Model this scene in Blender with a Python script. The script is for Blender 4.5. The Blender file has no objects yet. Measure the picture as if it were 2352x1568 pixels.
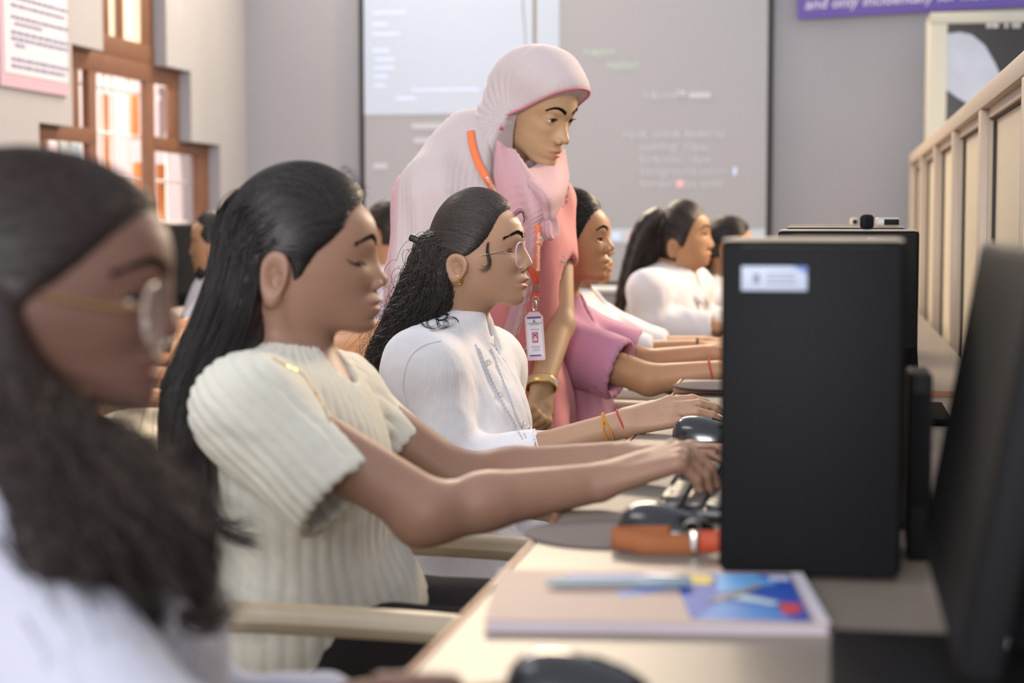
import bpy, bmesh, math, random
import numpy as np
from mathutils import Vector, Matrix
S = bpy.context.scene
COL = S.collection
rng = np.random.default_rng(7)
random.seed(7)

# ---------------------------------------------------------------- camera, world, lights, exposure
F_PX = 4000.0                                   # focal length in pixels of the 2352 x 1568 frame
PITCH = math.atan(274 / F_PX)                   # camera looks slightly down
YAW = math.atan(744 * math.cos(PITCH) / F_PX)   # and is turned left of the desk row (+Y)
CAMZ = 1.11
cam_d = bpy.data.cameras.new('camera')
cam_d.sensor_width = 36.0
cam_d.lens = F_PX / 2352 * 36.0
cam_d.clip_start = 0.05
cam_d.dof.use_dof = True
cam_d.dof.focus_distance = 3.2
cam_d.dof.aperture_fstop = 3.3
cam_d.dof.aperture_blades = 0
cam = bpy.data.objects.new('camera', cam_d)
cam.location = (0, 0, CAMZ)
cam.rotation_euler = (math.pi / 2 - PITCH, 0, YAW)
COL.objects.link(cam)
S.camera = cam

W = bpy.data.worlds.new('daylight'); S.world = W
W.use_nodes = True
bg = W.node_tree.nodes['Background']
bg.inputs[0].default_value = (0.80, 0.83, 0.92, 1)
bg.inputs[1].default_value = 0.95

def area(name, loc, target, size, power, col, size_y=None):
    l = bpy.data.lights.new(name, 'AREA'); l.energy = power; l.color = col
    l.shape = 'RECTANGLE'; l.size = size; l.size_y = size_y or size
    o = bpy.data.objects.new(name, l); o.location = loc
    o.rotation_euler = (Vector(target) - Vector(loc)).to_track_quat('-Z', 'Y').to_euler()
    COL.objects.link(o); return o
# warm light from an assumed, unseen ventilator high in the front wall, over the screen
area('assumed_ventilator_light', (-1.55, 8.3, 3.55), (-0.7, 2.6, 0.9), 1.7, 210, (1.0, 0.80, 0.56), 0.8)
area('assumed_rim_light', (1.9, 6.9, 2.9), (-0.7, 2.6, 1.15), 1.0, 300, (1.0, 0.78, 0.55), 1.0)  # unseen warm light assumed at right back, added for rims on faces and hair
# daylight through the tall window in the left wall
area('window_daylight', (-3.35, 7.2, 1.75), (-0.9, 5.6, 0.9), 1.2, 40, (1.0, 0.93, 0.86), 1.7)

area('rear_fill_light', (-0.7, -5.0, 2.5), (-0.8, 3.0, 0.95), 2.6, 455, (0.98, 0.97, 1.0), 1.8)  # unseen fill added behind the camera to brighten the sides facing it
area('overhead_fill_light', (-1.9, 1.35, 3.15), (-0.95, 3.0, 0.9), 1.4, 14, (1.0, 0.99, 0.97), 0.4)  # unseen overhead fill, added to brighten the kurta woman

S.view_settings.view_transform = 'Standard'
S.view_settings.look = 'None'
S.view_settings.gamma = 1.0
S.view_settings.use_curve_mapping = False
S.view_settings.exposure = 0.0
try:
    S.cycles.use_adaptive_sampling = True
    S.cycles.adaptive_threshold = 0.02
    S.cycles.max_bounces = 6
    S.cycles.diffuse_bounces = 3
    S.cycles.glossy_bounces = 3
    S.cycles.transmission_bounces = 6
    S.cycles.transparent_max_bounces = 8
    S.cycles.use_denoising = True
    S.cycles.caustics_reflective = False
    S.cycles.caustics_refractive = False
except Exception: pass

# pixel of the photograph -> point in the room
_cy, _sy, _cp, _sp = math.cos(YAW), math.sin(YAW), math.cos(PITCH), math.sin(PITCH)
FWD = np.array([-_sy*_cp, _cy*_cp, -_sp]); RGT = np.array([_cy, _sy, 0.0]); UPV = np.cross(RGT, FWD)
CAM = np.array([0, 0, CAMZ])
def ray(px, py): return FWD*F_PX + RGT*(px-1176) - UPV*(py-784)
def P(px, py, Y): d = ray(px, py); return CAM + d*(Y/d[1])
def PX(px, py, X): d = ray(px, py); return CAM + d*(X/d[0])
def PZ(px, py, Z): d = ray(px, py); return CAM + d*((Z-CAMZ)/d[2])

# ---------------------------------------------------------------- mesh helpers
def V3(a): return np.array(a, dtype=float)
def unit(v): v = np.asarray(v, float); return v/(np.linalg.norm(v)+1e-12)
def frame(d, up=(0, 0, 1)):
    d = unit(d); s = np.cross(up, d)
    if np.linalg.norm(s) < 1e-4: s = np.cross((1, 0, 0), d)
    s = unit(s); return s, np.cross(d, s), d
def catmull(pts, n):
    p = np.asarray(pts, float); k = len(p)
    if k == 2: t = np.linspace(0, 1, n)[:, None]; return p[0]*(1-t)+p[1]*t
    q = np.vstack([2*p[0]-p[1], p, 2*p[-1]-p[-2]])
    t = np.linspace(0, k-1-1e-9, n); i = t.astype(int); f = (t-i)[:, None]
    a, b, c, d = q[i], q[i+1], q[i+2], q[i+3]
    return 0.5*((2*b)+(c-a)*f+(2*a-5*b+4*c-d)*f**2+(3*b-a-3*c+d)*f**3)

class MB:
    """collects shapes and links them as ONE mesh object"""
    def __init__(s): s.v = []; s.f = []; s.m = []; s.n = 0; s.flat = False
    def add(s, V, F, m=0):
        V = np.asarray(V, float).reshape(-1, 3)
        s.v.append(V); s.f += [tuple(int(i)+s.n for i in f) for f in F]; s.m += [m]*len(F); s.n += len(V); return s
    def box(s, c, size, R=None, bev=0.0, m=0, seg=2):
        bm = bmesh.new(); bmesh.ops.create_cube(bm, size=1.0)
        for v in bm.verts: v.co = Vector((v.co.x*size[0], v.co.y*size[1], v.co.z*size[2]))
        if bev: bmesh.ops.bevel(bm, geom=list(bm.edges), offset=min(bev, min(size)*.49), segments=seg, affect='EDGES', profile=.5)
        bm.verts.index_update()
        V = np.array([v.co[:] for v in bm.verts]); F = [[v.index for v in f.verts] for f in bm.faces]; bm.free()
        if R is not None: V = V @ np.asarray(R, float).T
        return s.add(V+V3(c), F, m)
    def tube(s, pts, r, n=10, m=0, caps=True, flat=None, up=(0, 0, 1), closed=False):
        p = np.asarray(pts, float); k = len(p); r = np.broadcast_to(np.asarray(r, float), (k,))
        if closed: t = np.roll(p, -1, 0)-np.roll(p, 1, 0)
        else: t = np.gradient(p, axis=0)
        a = np.arange(n)*2*math.pi/n; V = []
        for i in range(k):
            sx, ux, _ = frame(t[i], up)
            fx, fy = (flat if flat else (1, 1))
            V.append(p[i]+r[i]*(np.cos(a)[:, None]*sx*fx+np.sin(a)[:, None]*ux*fy))
        V = np.vstack(V); F = []
        for i in range(k if closed else k-1):
            j = (i+1) % k
            for b in range(n): c = (b+1) % n; F.append((i*n+b, i*n+c, j*n+c, j*n+b))
        if caps and not closed: F.append(tuple(range(n-1, -1, -1))); F.append(tuple((k-1)*n+b for b in range(n)))
        return s.add(V, F, m)
    def lathe(s, prof, c=(0, 0, 0), n=24, m=0, R=None):
        a = np.arange(n)*2*math.pi/n; V = []
        for r, z in prof: V.append(np.stack([r*np.cos(a), r*np.sin(a), np.full(n, z)], 1))
        V = np.vstack(V); F = []
        for i in range(len(prof)-1):
            for b in range(n): d = (b+1) % n; F.append((i*n+b, i*n+d, (i+1)*n+d, (i+1)*n+b))
        F.append(tuple(range(n-1, -1, -1))); F.append(tuple((len(prof)-1)*n+b for b in range(n)))
        if R is not None: V = V @ np.asarray(R, float).T
        return s.add(V+V3(c), F, m)
    def sphere(s, c, r, n=16, m=0):
        r = np.broadcast_to(np.asarray(r, float), (3,)); k = n//2
        prof = [(max(1e-5, math.sin(math.pi*i/k)), -math.cos(math.pi*i/k)) for i in range(k+1)]
        q = MB().lathe(prof, n=n); return s.add(q.v[0]*r+V3(c), q.f, m)
    def prism(s, poly, o, ax, ay, az, d, m=0):
        """2D outline poly in axes ax, ay from o, pushed out d along az (both caps)"""
        o, ax, ay, az = map(V3, (o, ax, ay, az)); k = len(poly)
        b = np.array([o+ax*x+ay*y for x, y in poly]); V = np.vstack([b, b+az*d])
        F = [tuple(range(k-1, -1, -1)), tuple(range(k, 2*k))]+[(i, (i+1) % k, k+(i+1) % k, k+i) for i in range(k)]
        return s.add(V, F, m)
    def sheet(s, G, m=0, closed=False):
        G = np.asarray(G, float); a, b, _ = G.shape; F = []
        for i in range(a-1):
            for j in range(b if closed else b-1):
                k = (j+1) % b; F.append((i*b+j, i*b+k, (i+1)*b+k, (i+1)*b+j))
        return s.add(G.reshape(-1, 3), F, m)
    def build(s, name, mats, parent=None, ang=35, solid=0, sub=0):
        return mk(name, np.vstack(s.v), s.f, mats, parent, ang=ang, midx=s.m, solid=solid, sub=sub)

def mk(name, V, F, mats, parent=None, ang=None, midx=None, col=None, solid=0, sub=0):
    V = np.asarray(V, float)
    if parent is not None:
        o0 = V3(parent.location) if parent.parent is None else V3(parent.parent.location)
        V = V-o0
    me = bpy.data.meshes.new(name)
    if isinstance(F, np.ndarray):
        k = F.shape[1]; me.vertices.add(len(V)); me.vertices.foreach_set('co', V.astype(np.float32).ravel())
        me.loops.add(F.size); me.loops.foreach_set('vertex_index', F.astype(np.int32).ravel())
        me.polygons.add(len(F)); me.polygons.foreach_set('loop_start', np.arange(0, F.size, k, dtype=np.int32))
        me.update(calc_edges=True)
    else: me.from_pydata(V.tolist(), [], F); me.update()
    if not isinstance(mats, (list, tuple)): mats = [mats]
    for m in mats: me.materials.append(m)
    if midx is not None: me.polygons.foreach_set('material_index', np.asarray(midx, np.int32))
    me.polygons.foreach_set('use_smooth', np.ones(len(me.polygons), bool))
    if ang: me.set_sharp_from_angle(angle=math.radians(ang))
    if col is not None:
        a = me.color_attributes.new('tint', 'FLOAT_COLOR', 'POINT')
        c4 = np.ones((len(V), 4), np.float32); c4[:, :3] = col; a.data.foreach_set('color', c4.ravel())
    me.validate()
    o = bpy.data.objects.new(name, me); COL.objects.link(o)
    if parent is not None: o.parent = parent
    if solid:
        md = o.modifiers.new('thickness', 'SOLIDIFY'); md.thickness = solid; md.offset = 0
    if sub:
        md = o.modifiers.new('smooth', 'SUBSURF'); md.levels = sub; md.render_levels = sub
    return o
def tag(o, label=None, cat=None, group=None, kind=None):
    if label: o['label'] = label
    if cat: o['category'] = cat
    if group: o['group'] = group
    if kind: o['kind'] = kind
    return o
def thing(name, loc, label, cat, group=None):
    o = bpy.data.objects.new(name, None); o.location = tuple(float(x) for x in loc); o.empty_display_size = .1
    COL.objects.link(o); return tag(o, label, cat, group)
def struct(o): o['kind'] = 'structure'; return o
def dup(root, loc, rz=0.0, label=None, group=None):
    r = root.copy(); COL.objects.link(r); r.location = loc; r.rotation_euler = (0, 0, rz)
    if label: r['label'] = label
    if group: r['group'] = group
    for ch in list(root.children):
        c = ch.copy(); COL.objects.link(c); c.parent = r
        for g in ch.children:
            d = g.copy(); COL.objects.link(d); d.parent = c
    return r
def text_mesh(body, size, mat, name, parent, o, ax, ay, align='LEFT', off=0.0, bold=0.0):
    """flat lettering: baseline start o, along ax, up ay"""
    cu = bpy.data.curves.new(name, 'FONT'); cu.body = body; cu.size = size; cu.align_x = align; cu.offset = bold
    cu.resolution_u = 2
    ob = bpy.data.objects.new(name, cu); COL.objects.link(ob)
    dg = bpy.context.evaluated_depsgraph_get(); me = ob.evaluated_get(dg).to_mesh()
    V = np.array([v.co[:] for v in me.vertices]).reshape(-1, 3); F = [list(p.vertices) for p in me.polygons]
    ob.evaluated_get(dg).to_mesh_clear(); bpy.data.objects.remove(ob); bpy.data.curves.remove(cu)
    o, ax, ay = V3(o), unit(ax), unit(ay); az = np.cross(ax, ay)
    W_ = o+V[:, :1]*ax+V[:, 1:2]*ay+az*off
    return W_, F

# ---------------------------------------------------------------- materials
def sr(h):
    h = h.lstrip('#'); c = [int(h[i:i+2], 16)/255 for i in (0, 2, 4)]
    return tuple(x/12.92 if x <= .04045 else ((x+.055)/1.055)**2.4 for x in c)
def mat(name, col, rough=.5, spec=.5, metal=0, noise=None, bump=None, emit=None, sss=0, tint=False, alpha=None, trans=0, coat=0, var=.15, wave=None, sheen=0, sssr=None):
    """procedural principled material; noise=(scale) mottles the colour, bump=(scale,strength[,stretch])"""
    m = bpy.data.materials.new(name); m.use_nodes = True; nt = m.node_tree; N = nt.nodes; L = nt.links
    b = N['Principled BSDF']; c = sr(col) if isinstance(col, str) else tuple(col)
    b.inputs['Base Color'].default_value = (*c, 1); b.inputs['Roughness'].default_value = rough
    b.inputs['Specular IOR Level'].default_value = spec; b.inputs['Metallic'].default_value = metal
    if coat: b.inputs['Coat Weight'].default_value = coat; b.inputs['Coat Roughness'].default_value = .12
    if sheen: b.inputs['Sheen Weight'].default_value = sheen
    tc = N.new('ShaderNodeTexCoord'); last = None
    if noise:
        nz = N.new('ShaderNodeTexNoise'); nz.inputs['Scale'].default_value = noise; nz.inputs['Detail'].default_value = 3
        L.new(tc.outputs['Object'], nz.inputs['Vector'])
        mx = N.new('ShaderNodeMix'); mx.data_type = 'RGBA'
        mx.inputs[6].default_value = (*[x*(1-var) for x in c], 1); mx.inputs[7].default_value = (*[min(1, x*(1+var)) for x in c], 1)
        L.new(nz.outputs['Fac'], mx.inputs[0]); last = mx.outputs[2]
    if tint:
        at = N.new('ShaderNodeAttribute'); at.attribute_name = 'tint'
        mu = N.new('ShaderNodeMix'); mu.data_type = 'RGBA'; mu.blend_type = 'MULTIPLY'; mu.inputs[0].default_value = 1
        if last: L.new(last, mu.inputs[6])
        else: mu.inputs[6].default_value = (*c, 1)
        L.new(at.outputs['Color'], mu.inputs[7]); last = mu.outputs[2]
    if last: L.new(last, b.inputs['Base Color'])
    if bump:
        mp = N.new('ShaderNodeMapping'); mp.inputs['Scale'].default_value = bump[2] if len(bump) > 2 else (1, 1, 1)
        L.new(tc.outputs['Object'], mp.inputs['Vector'])
        n2 = N.new('ShaderNodeTexNoise'); n2.inputs['Scale'].default_value = bump[0]; n2.inputs['Detail'].default_value = 4
        L.new(mp.outputs[0], n2.inputs['Vector'])
        bp = N.new('ShaderNodeBump'); bp.inputs['Strength'].default_value = bump[1]; bp.inputs['Distance'].default_value = .004
        L.new(n2.outputs['Fac'], bp.inputs['Height']); L.new(bp.outputs[0], b.inputs['Normal'])
    if sss:
        b.inputs['Subsurface Weight'].default_value = sss; b.inputs['Subsurface Radius'].default_value = (.012, .005, .003)
        b.inputs['Subsurface Scale'].default_value = 1
    if emit: b.inputs['Emission Color'].default_value = (*sr(emit[0]), 1); b.inputs['Emission Strength'].default_value = emit[1]
    if trans: b.inputs['Transmission Weight'].default_value = trans; b.inputs['IOR'].default_value = 1.1
    if alpha is not None: b.inputs['Alpha'].default_value = alpha
    return m

# ---------------------------------------------------------------- implicit surfaces (smooth bodies and clothes)
def smin(a, b, k):
    h = np.clip(.5+.5*(b-a)/k, 0, 1); return b+(a-b)*h-k*h*(1-h)
def smax(a, b, k): return -smin(-a, -b, k)
def rc(a, b, r1, r2, sq=None):
    """tapered capsule from a to b; sq=(axis vector, factor) flattens it along that axis"""
    a, b = V3(a), V3(b); ab = b-a; L2 = float(ab@ab)+1e-12
    def f(x, y, z):
        px, py, pz = x-a[0], y-a[1], z-a[2]
        t = np.clip((px*ab[0]+py*ab[1]+pz*ab[2])/L2, 0, 1)
        dx, dy, dz = px-t*ab[0], py-t*ab[1], pz-t*ab[2]
        if sq is not None:
            n, k = unit(sq[0]), sq[1]-1; q = dx*n[0]+dy*n[1]+dz*n[2]
            dx, dy, dz = dx+n[0]*q*k, dy+n[1]*q*k, dz+n[2]*q*k
        return np.sqrt(dx*dx+dy*dy+dz*dz)-(r1+(r2-r1)*t)
    f.pts = [(a, r1), (b, r2)]; return f
def ell(c, r, R=None):
    c, r = V3(c), V3(r); R = np.eye(3) if R is None else np.asarray(R, float)
    def f(x, y, z):
        px, py, pz = x-c[0], y-c[1], z-c[2]
        u = (px*R[0, 0]+py*R[1, 0]+pz*R[2, 0]); v = (px*R[0, 1]+py*R[1, 1]+pz*R[2, 1]); w = (px*R[0, 2]+py*R[1, 2]+pz*R[2, 2])
        k0 = np.sqrt((u/r[0])**2+(v/r[1])**2+(w/r[2])**2); k1 = np.sqrt((u/r[0]**2)**2+(v/r[1]**2)**2+(w/r[2]**2)**2)
        return k0*(k0-1)/(k1+1e-9)
    f.pts = [(c, max(r))]; return f
def half(p, n):
    """half space behind the plane through p with outward normal n"""
    p, n = V3(p), unit(n)
    def f(x, y, z): return (x-p[0])*n[0]+(y-p[1])*n[1]+(z-p[2])*n[2]
    f.pts = []; return f
class Shape:
    def __init__(s): s.ops = []; s.pts = []
    def u(s, f, k=.02): s.ops.append(('u', f, k)); s.pts += getattr(f, 'pts', []); return s
    def cut(s, f, k=.004): s.ops.append(('s', f, k)); return s
    def keep(s, f, k=.004): s.ops.append(('i', f, k)); return s
    def __call__(s, x, y, z):
        d = None
        for o, f, k in s.ops:
            e = f(x, y, z)
            if d is None: d = e
            elif o == 'u': d = smin(d, e, k)
            elif o == 's': d = smax(d, -e, k)
            else: d = smax(d, e, k)
        return d
    def bounds(s, pad=.02):
        lo = np.min([c-r for c, r in s.pts], 0)-pad; hi = np.max([c+r for c, r in s.pts], 0)+pad; return lo, hi
def nets(f, lo, hi, h):
    """surface nets of f=0 inside the box lo..hi at spacing h; coarse pass first, fine values only near the surface"""
    lo, hi = V3(lo), V3(hi); c = 4
    n = (np.ceil((hi-lo)/h/c).astype(int)+1)
    ax = [lo[i]+np.arange(n[i])*h*c+h*1.5 for i in range(3)]
    X, Y, Z = np.meshgrid(*ax, indexing='ij')
    D = f(X.ravel().astype(np.float32), Y.ravel().astype(np.float32), Z.ravel().astype(np.float32)).reshape(n)
    for a in range(3): D = np.repeat(D, c, a)
    D = D.astype(np.float32); N = D.shape
    idx = np.nonzero(np.abs(D) < h*c*2.4+.004)
    fx = [(lo[i]+idx[i]*h).astype(np.float32) for i in range(3)]
    D[idx] = f(*fx)
    In = D < 0
    cnt = np.zeros([k-1 for k in N], np.int8)
    sl = [slice(0, -1), slice(1, None)]
    for i in (0, 1):
        for j in (0, 1):
            for k in (0, 1): cnt += In[sl[i], sl[j], sl[k]]
    act = (cnt > 0) & (cnt < 8); cell = np.stack(np.nonzero(act), 1)
    if len(cell) == 0: return np.zeros((0, 3)), np.zeros((0, 4), int)
    ids = np.full(act.shape, -1, np.int32); ids[act] = np.arange(len(cell))
    acc = np.zeros((len(cell), 3)); num = np.zeros(len(cell))
    cor = {}
    for i in (0, 1):
        for j in (0, 1):
            for k in (0, 1): cor[i, j, k] = D[cell[:, 0]+i, cell[:, 1]+j, cell[:, 2]+k]
    for a in range(3):
        for p in (0, 1):
            for q in (0, 1):
                o1 = [0, 0, 0]; b1, b2 = [x for x in range(3) if x != a]; o1[b1] = p; o1[b2] = q; o2 = list(o1); o2[a] = 1
                d1, d2 = cor[tuple(o1)], cor[tuple(o2)]; m = (d1 < 0) != (d2 < 0)
                t = np.clip(d1/(d1-d2-1e-12), 0, 1); pt = np.tile(np.array(o1, float), (len(cell), 1)); pt[:, a] = t
                acc[m] += pt[m]; num[m] += 1
    V = lo+(cell+acc/num[:, None])*h
    Fs = []
    for a in range(3):
        b, c2 = (a+1) % 3, (a+2) % 3
        s0 = [slice(None)]*3; s1 = [slice(None)]*3; s0[a] = slice(0, -1); s1[a] = slice(1, None)
        x = In[tuple(s0)] != In[tuple(s1)]; e = np.stack(np.nonzero(x), 1)
        ok = (e[:, b] > 0) & (e[:, c2] > 0) & (e[:, b] < N[b]-1) & (e[:, c2] < N[c2]-1); e = e[ok]
        fl = In[tuple(e.T)]
        q = []
        for db, dc in ((1, 1), (0, 1), (0, 0), (1, 0)):
            w = e.copy(); w[:, b] -= db; w[:, c2] -= dc; q.append(ids[tuple(w.T)])
        q = np.stack(q, 1); q[~fl] = q[~fl][:, ::-1]; Fs.append(q[(q >= 0).all(1)])
    F = np.vstack(Fs); us = np.unique(F); mp = np.zeros(len(V), int); mp[us] = np.arange(len(us))
    return V[us], mp[F]
def relax(V, F, it=1, lam=.5):
    E = np.vstack([F[:, [0, 1]], F[:, [1, 2]], F[:, [2, 3]], F[:, [3, 0]]])
    key = np.minimum(E[:, 0], E[:, 1]).astype(np.int64)*len(V)+np.maximum(E[:, 0], E[:, 1]); uq, inv, cn = np.unique(key, return_inverse=True, return_counts=True)
    rim = np.zeros(len(V), bool); rim[E[cn[inv] == 1].ravel()] = True; V0 = V.copy()
    for _ in range(it):
        acc = np.zeros_like(V); n = np.zeros(len(V))
        for c in range(3):
            acc[:, c] = np.bincount(E[:, 0], V[E[:, 1], c], len(V))+np.bincount(E[:, 1], V[E[:, 0], c], len(V))
        n = np.bincount(E[:, 0], minlength=len(V))+np.bincount(E[:, 1], minlength=len(V))
        V = V*(1-lam)+lam*acc/np.maximum(n, 1)[:, None]; V[rim] = V0[rim]
    return V
def normals(V, F):
    a = np.cross(V[F[:, 2]]-V[F[:, 0]], V[F[:, 3]]-V[F[:, 1]]); N = np.zeros_like(V)
    for k in range(4):
        for c in range(3): N[:, c] += np.bincount(F[:, k], a[:, c], len(V))
    return N/(np.linalg.norm(N, axis=1, keepdims=True)+1e-12)
def sines(V, scale, seed, n=6):
    r = np.random.default_rng(seed); o = np.zeros(len(V))
    for i in range(n):
        k = r.normal(size=3); k *= scale*(1+.35*i)/np.linalg.norm(k); o += np.sin(V@k+r.uniform(0, 6.28)+1.3*np.sin(V@np.roll(k, 1)*.7))/(1+.35*i)
    return o/n
def cloth(name, shape, h, mats, parent, disp=None, it=1, pad=.03, lo=None, hi=None, midx=None, col=None):
    a, b = shape.bounds(pad)
    if lo is not None: a = np.maximum(a, lo)
    if hi is not None: b = np.minimum(b, hi)
    V, F = nets(shape, a, b, h); V = relax(V, F, it)
    if disp is not None: V = V+normals(V, F)*disp(V)[:, None]
    mi = midx(V[F].mean(1)) if midx else None
    return mk(name, V, F, mats, parent, midx=mi, col=col(V) if col else None)

def strands(guides, n, M=26, rad=.0007, spread=.006, grow=.5, wave=0, freq=3, seed=0, tip=.25, sides=3, jit=.5, cut=.0, shell=None, avoid=None):
    """hair: n thin strands flowing between neighbouring guide lines (list of polylines)"""
    r = np.random.default_rng(seed); G = np.stack([catmull(g, M) for g in guides]); k = len(G)
    u = r.uniform(0, k-1-1e-6, n) if k > 1 else np.zeros(n); i = u.astype(int); f = (u-i)[:, None, None]
    Pn = G[i]*(1-f)+G[np.minimum(i+1, k-1)]*f
    t = np.linspace(0, 1, M)[None, :, None]
    off = r.normal(size=(n, 1, 3))
    if shell:
        off /= np.linalg.norm(off, axis=2, keepdims=True); Pn = Pn+off*(shell[0]*(1-t)+shell[1]*t)*np.clip(.74+t*1.9, 0, 1)*r.uniform(.85, 1.22, (n, 1, 1))
    else: Pn = Pn+off*spread*((1-grow)+grow*t*2)
    if cut:
        e = 1-cut*r.uniform(0, 1, n)**2; tt = np.linspace(0, 1, M)[None]*e[:, None]*(M-1); a = np.minimum(tt.astype(int), M-2); w = (tt-a)[..., None]
        Pn = np.take_along_axis(Pn, a[..., None], 1)*(1-w)+np.take_along_axis(Pn, a[..., None]+1, 1)*w
    if wave:
        ph = r.uniform(0, 6.28, (n, 1, 1)); fq = freq*r.uniform(.75, 1.3, (n, 1, 1))
        d1 = r.normal(size=(n, 1, 3)); d1 /= np.linalg.norm(d1, axis=2, keepdims=True); d2 = np.roll(d1, 1, 2)
        am = wave*np.minimum(1, t*3.0)
        Pn = Pn+am*(d1*np.sin(t*fq*6.28+ph)+d2*np.cos(t*fq*6.28*.93+ph*1.7))
    if shell:
        t0 = r.uniform(0, .03, (n, 1)); tt = (t0+(1-t0)*np.linspace(0, 1, M)[None])*(M-1); a = np.minimum(tt.astype(int), M-2); w = (tt-a)[..., None]
        Pn = np.take_along_axis(Pn, a[..., None], 1)*(1-w)+np.take_along_axis(Pn, a[..., None]+1, 1)*w
    if avoid is not None: Pn = Pn[~avoid(Pn).any(1)]; n = len(Pn)
    T = np.gradient(Pn, axis=1); T /= np.linalg.norm(T, axis=2, keepdims=True)+1e-9
    ref = np.array([.31, .77, .55]); A = np.cross(T, ref); A /= np.linalg.norm(A, axis=2, keepdims=True)+1e-9; B = np.cross(T, A)
    rr = rad*(1-(1-tip)*np.linspace(0, 1, M)**2)[None, :, None]*r.uniform(.7, 1.3, (n, 1, 1))
    V = np.stack([Pn+rr*(A*math.cos(2*math.pi*s/sides)+B*math.sin(2*math.pi*s/sides)) for s in range(sides)], 2)
    base = (np.arange(n)[:, None]*M+np.arange(M-1)[None])[..., None]*sides
    F = [np.stack([base[..., 0]+s, base[..., 0]+(s+1) % sides, base[..., 0]+sides+(s+1) % sides, base[..., 0]+sides+s], -1).reshape(-1, 4) for s in range(sides)]
    return V.reshape(-1, 3), np.vstack(F)
def join(parts):
    Vs, Fs, n = [], [], 0
    for V, F in parts: Vs.append(V); Fs.append(np.asarray(F)+n); n += len(V)
    return np.vstack(Vs), np.vstack(Fs)

# ---------------------------------------------------------------- the room
XL, YB = -2.95, 8.5                     # left wall, front wall with the screen
DESKZ, XE, XP = 0.75, -0.335, 0.33      # desk top, desk front edge, partition
M_wall = mat('painted_wall', '#a3a3a8', .9, .2, noise=3, var=.03, bump=(60, .08))
M_rev = mat('window_reveal_paint', '#b0a89e', .9, .2, noise=3, var=.03)
M_floor = mat('stone_tile_floor', '#9a948c', .35, .5, noise=4, var=.12)
M_wood = mat('varnished_window_wood', '#74503a', .45, .4, noise=9, var=.18, bump=(30, .1, (1, 1, .1)))
M_iron = mat('white_grille_bar', '#d8d4d4', .5, .4)
M_out = mat('sunlit_outside_wall', '#f6ded6', .9, .1, noise=.8, var=.06)
M_orange = mat('orange_shutter_wood', '#b0703c', .6, .3, noise=8, var=.15)
M_glass = mat('frosted_window_glass', '#f0e2cc', .3, .4, alpha=.55)

b = MB().box((-1.0, 4.2, -.05), (6.4, 10.5, .1)); struct(b.build('floor', M_floor))
b = MB().box((-.2, YB+.1, 1.75), (6.2, .2, 3.5)); struct(b.build('wall_back', M_wall))
# left wall with a stepped (ziggurat) window opening
def yw(px, X=XL): return PX(px, 300, X)[1]
yA, yB_, yC, yD, yE, yF = yw(90), yw(168), yw(240), yw(385), yw(440), yw(505)
zLow = (PX(90, 285, XL)[2]+PX(505, 330, XL)[2])/2; zMid = (PX(168, 106, XL)[2]+PX(440, 160, XL)[2])/2
zTop, zSill = zMid+.62, .72
b = MB(); XO = XL-.16
def wl(y0, y1, z0, z1):
    if y1-y0 > 1e-3 and z1-z0 > 1e-3: b.box(((XL+XO)/2, (y0+y1)/2, (z0+z1)/2), (XL-XO, y1-y0, z1-z0))
wl(-.8, yA, 0, 3.5); wl(yF, YB, 0, 3.5); wl(yA, yF, 0, zSill); wl(yA, yF, zTop, 3.5)
wl(yA, yB_, zLow, zTop); wl(yE, yF, zLow, zTop); wl(yB_, yC, zMid, zTop); wl(yD, yE, zMid, zTop)
struct(b.build('wall_left', M_wall))
win = struct(bpy.data.objects.new('window_1', None)); COL.objects.link(win)
XW = XL-.075
def wy(px): return PX(px, 300, XW)[1]
def wz(px, py): return PX(px, py, XW)[2]
fr = MB()
def post(p0, p1, z0, z1, t=.032, mb=None): 
    (mb or fr).box((XW, (wy(p0)+wy(p1))/2, (z0+z1)/2), (t, abs(wy(p1)-wy(p0)), z1-z0), bev=.004)
def rail(y0, y1, z0, z1, t=.030, mb=None): (mb or fr).box((XW, (y0+y1)/2, (z0+z1)/2), (t, y1-y0, z1-z0), bev=.004)
zl1, zm1 = zLow, zMid
post(197, 214, zSill, zm1); post(330, 348, zSill, zm1)                # main posts
rail(wy(388), yE+.02, zl1, zm1); rail(yB_-.02, wy(176), zl1, zm1)                    # mid outer posts
rail(wy(448), yF+.02, zSill, zl1); rail(yA-.02, wy(97), zSill, zl1)                  # low outer posts
rail(yB_-.02, yE+.02, zm1-.08, zm1+.01, .036); rail(wy(348), yF+.02, zl1-.055, zl1+.01, .036); rail(yA-.02, wy(214), zl1-.055, zl1+.01, .036)
rail(yA-.02, yF+.02, zSill-.01, zSill+.07, .04)
rail(yC-.02, wy(248), zm1, zTop); post(268, 282, zm1, zTop, .026); rail(wy(326), yD+.02, zm1, zTop); rail(yC-.02, yD+.02, zm1, zm1+.085, .036); rail(yC-.02, yD+.02, zTop-.16, zTop+.01, .038)
fr.build('window_frame', M_wood, win)
gb = MB()
for z in np.arange(zSill+.2, zm1-.1, .19): gb.tube([(XW-.05, wy(176) if z > zl1 else wy(97), z), (XW-.05, wy(390) if z > zl1 else wy(450), z)], .008, 6)
for p in (228, 246, 262, 280, 318, 360, 405, 438, 110, 135, 160, 185): 
    gb.tube([(XW-.05, wy(p), zSill), (XW-.05, wy(p), (zm1 if 180 < p < 385 else zl1)-.05)], .006, 6)
gb.build('window_grille', M_iron, win)
sh = MB()
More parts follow.
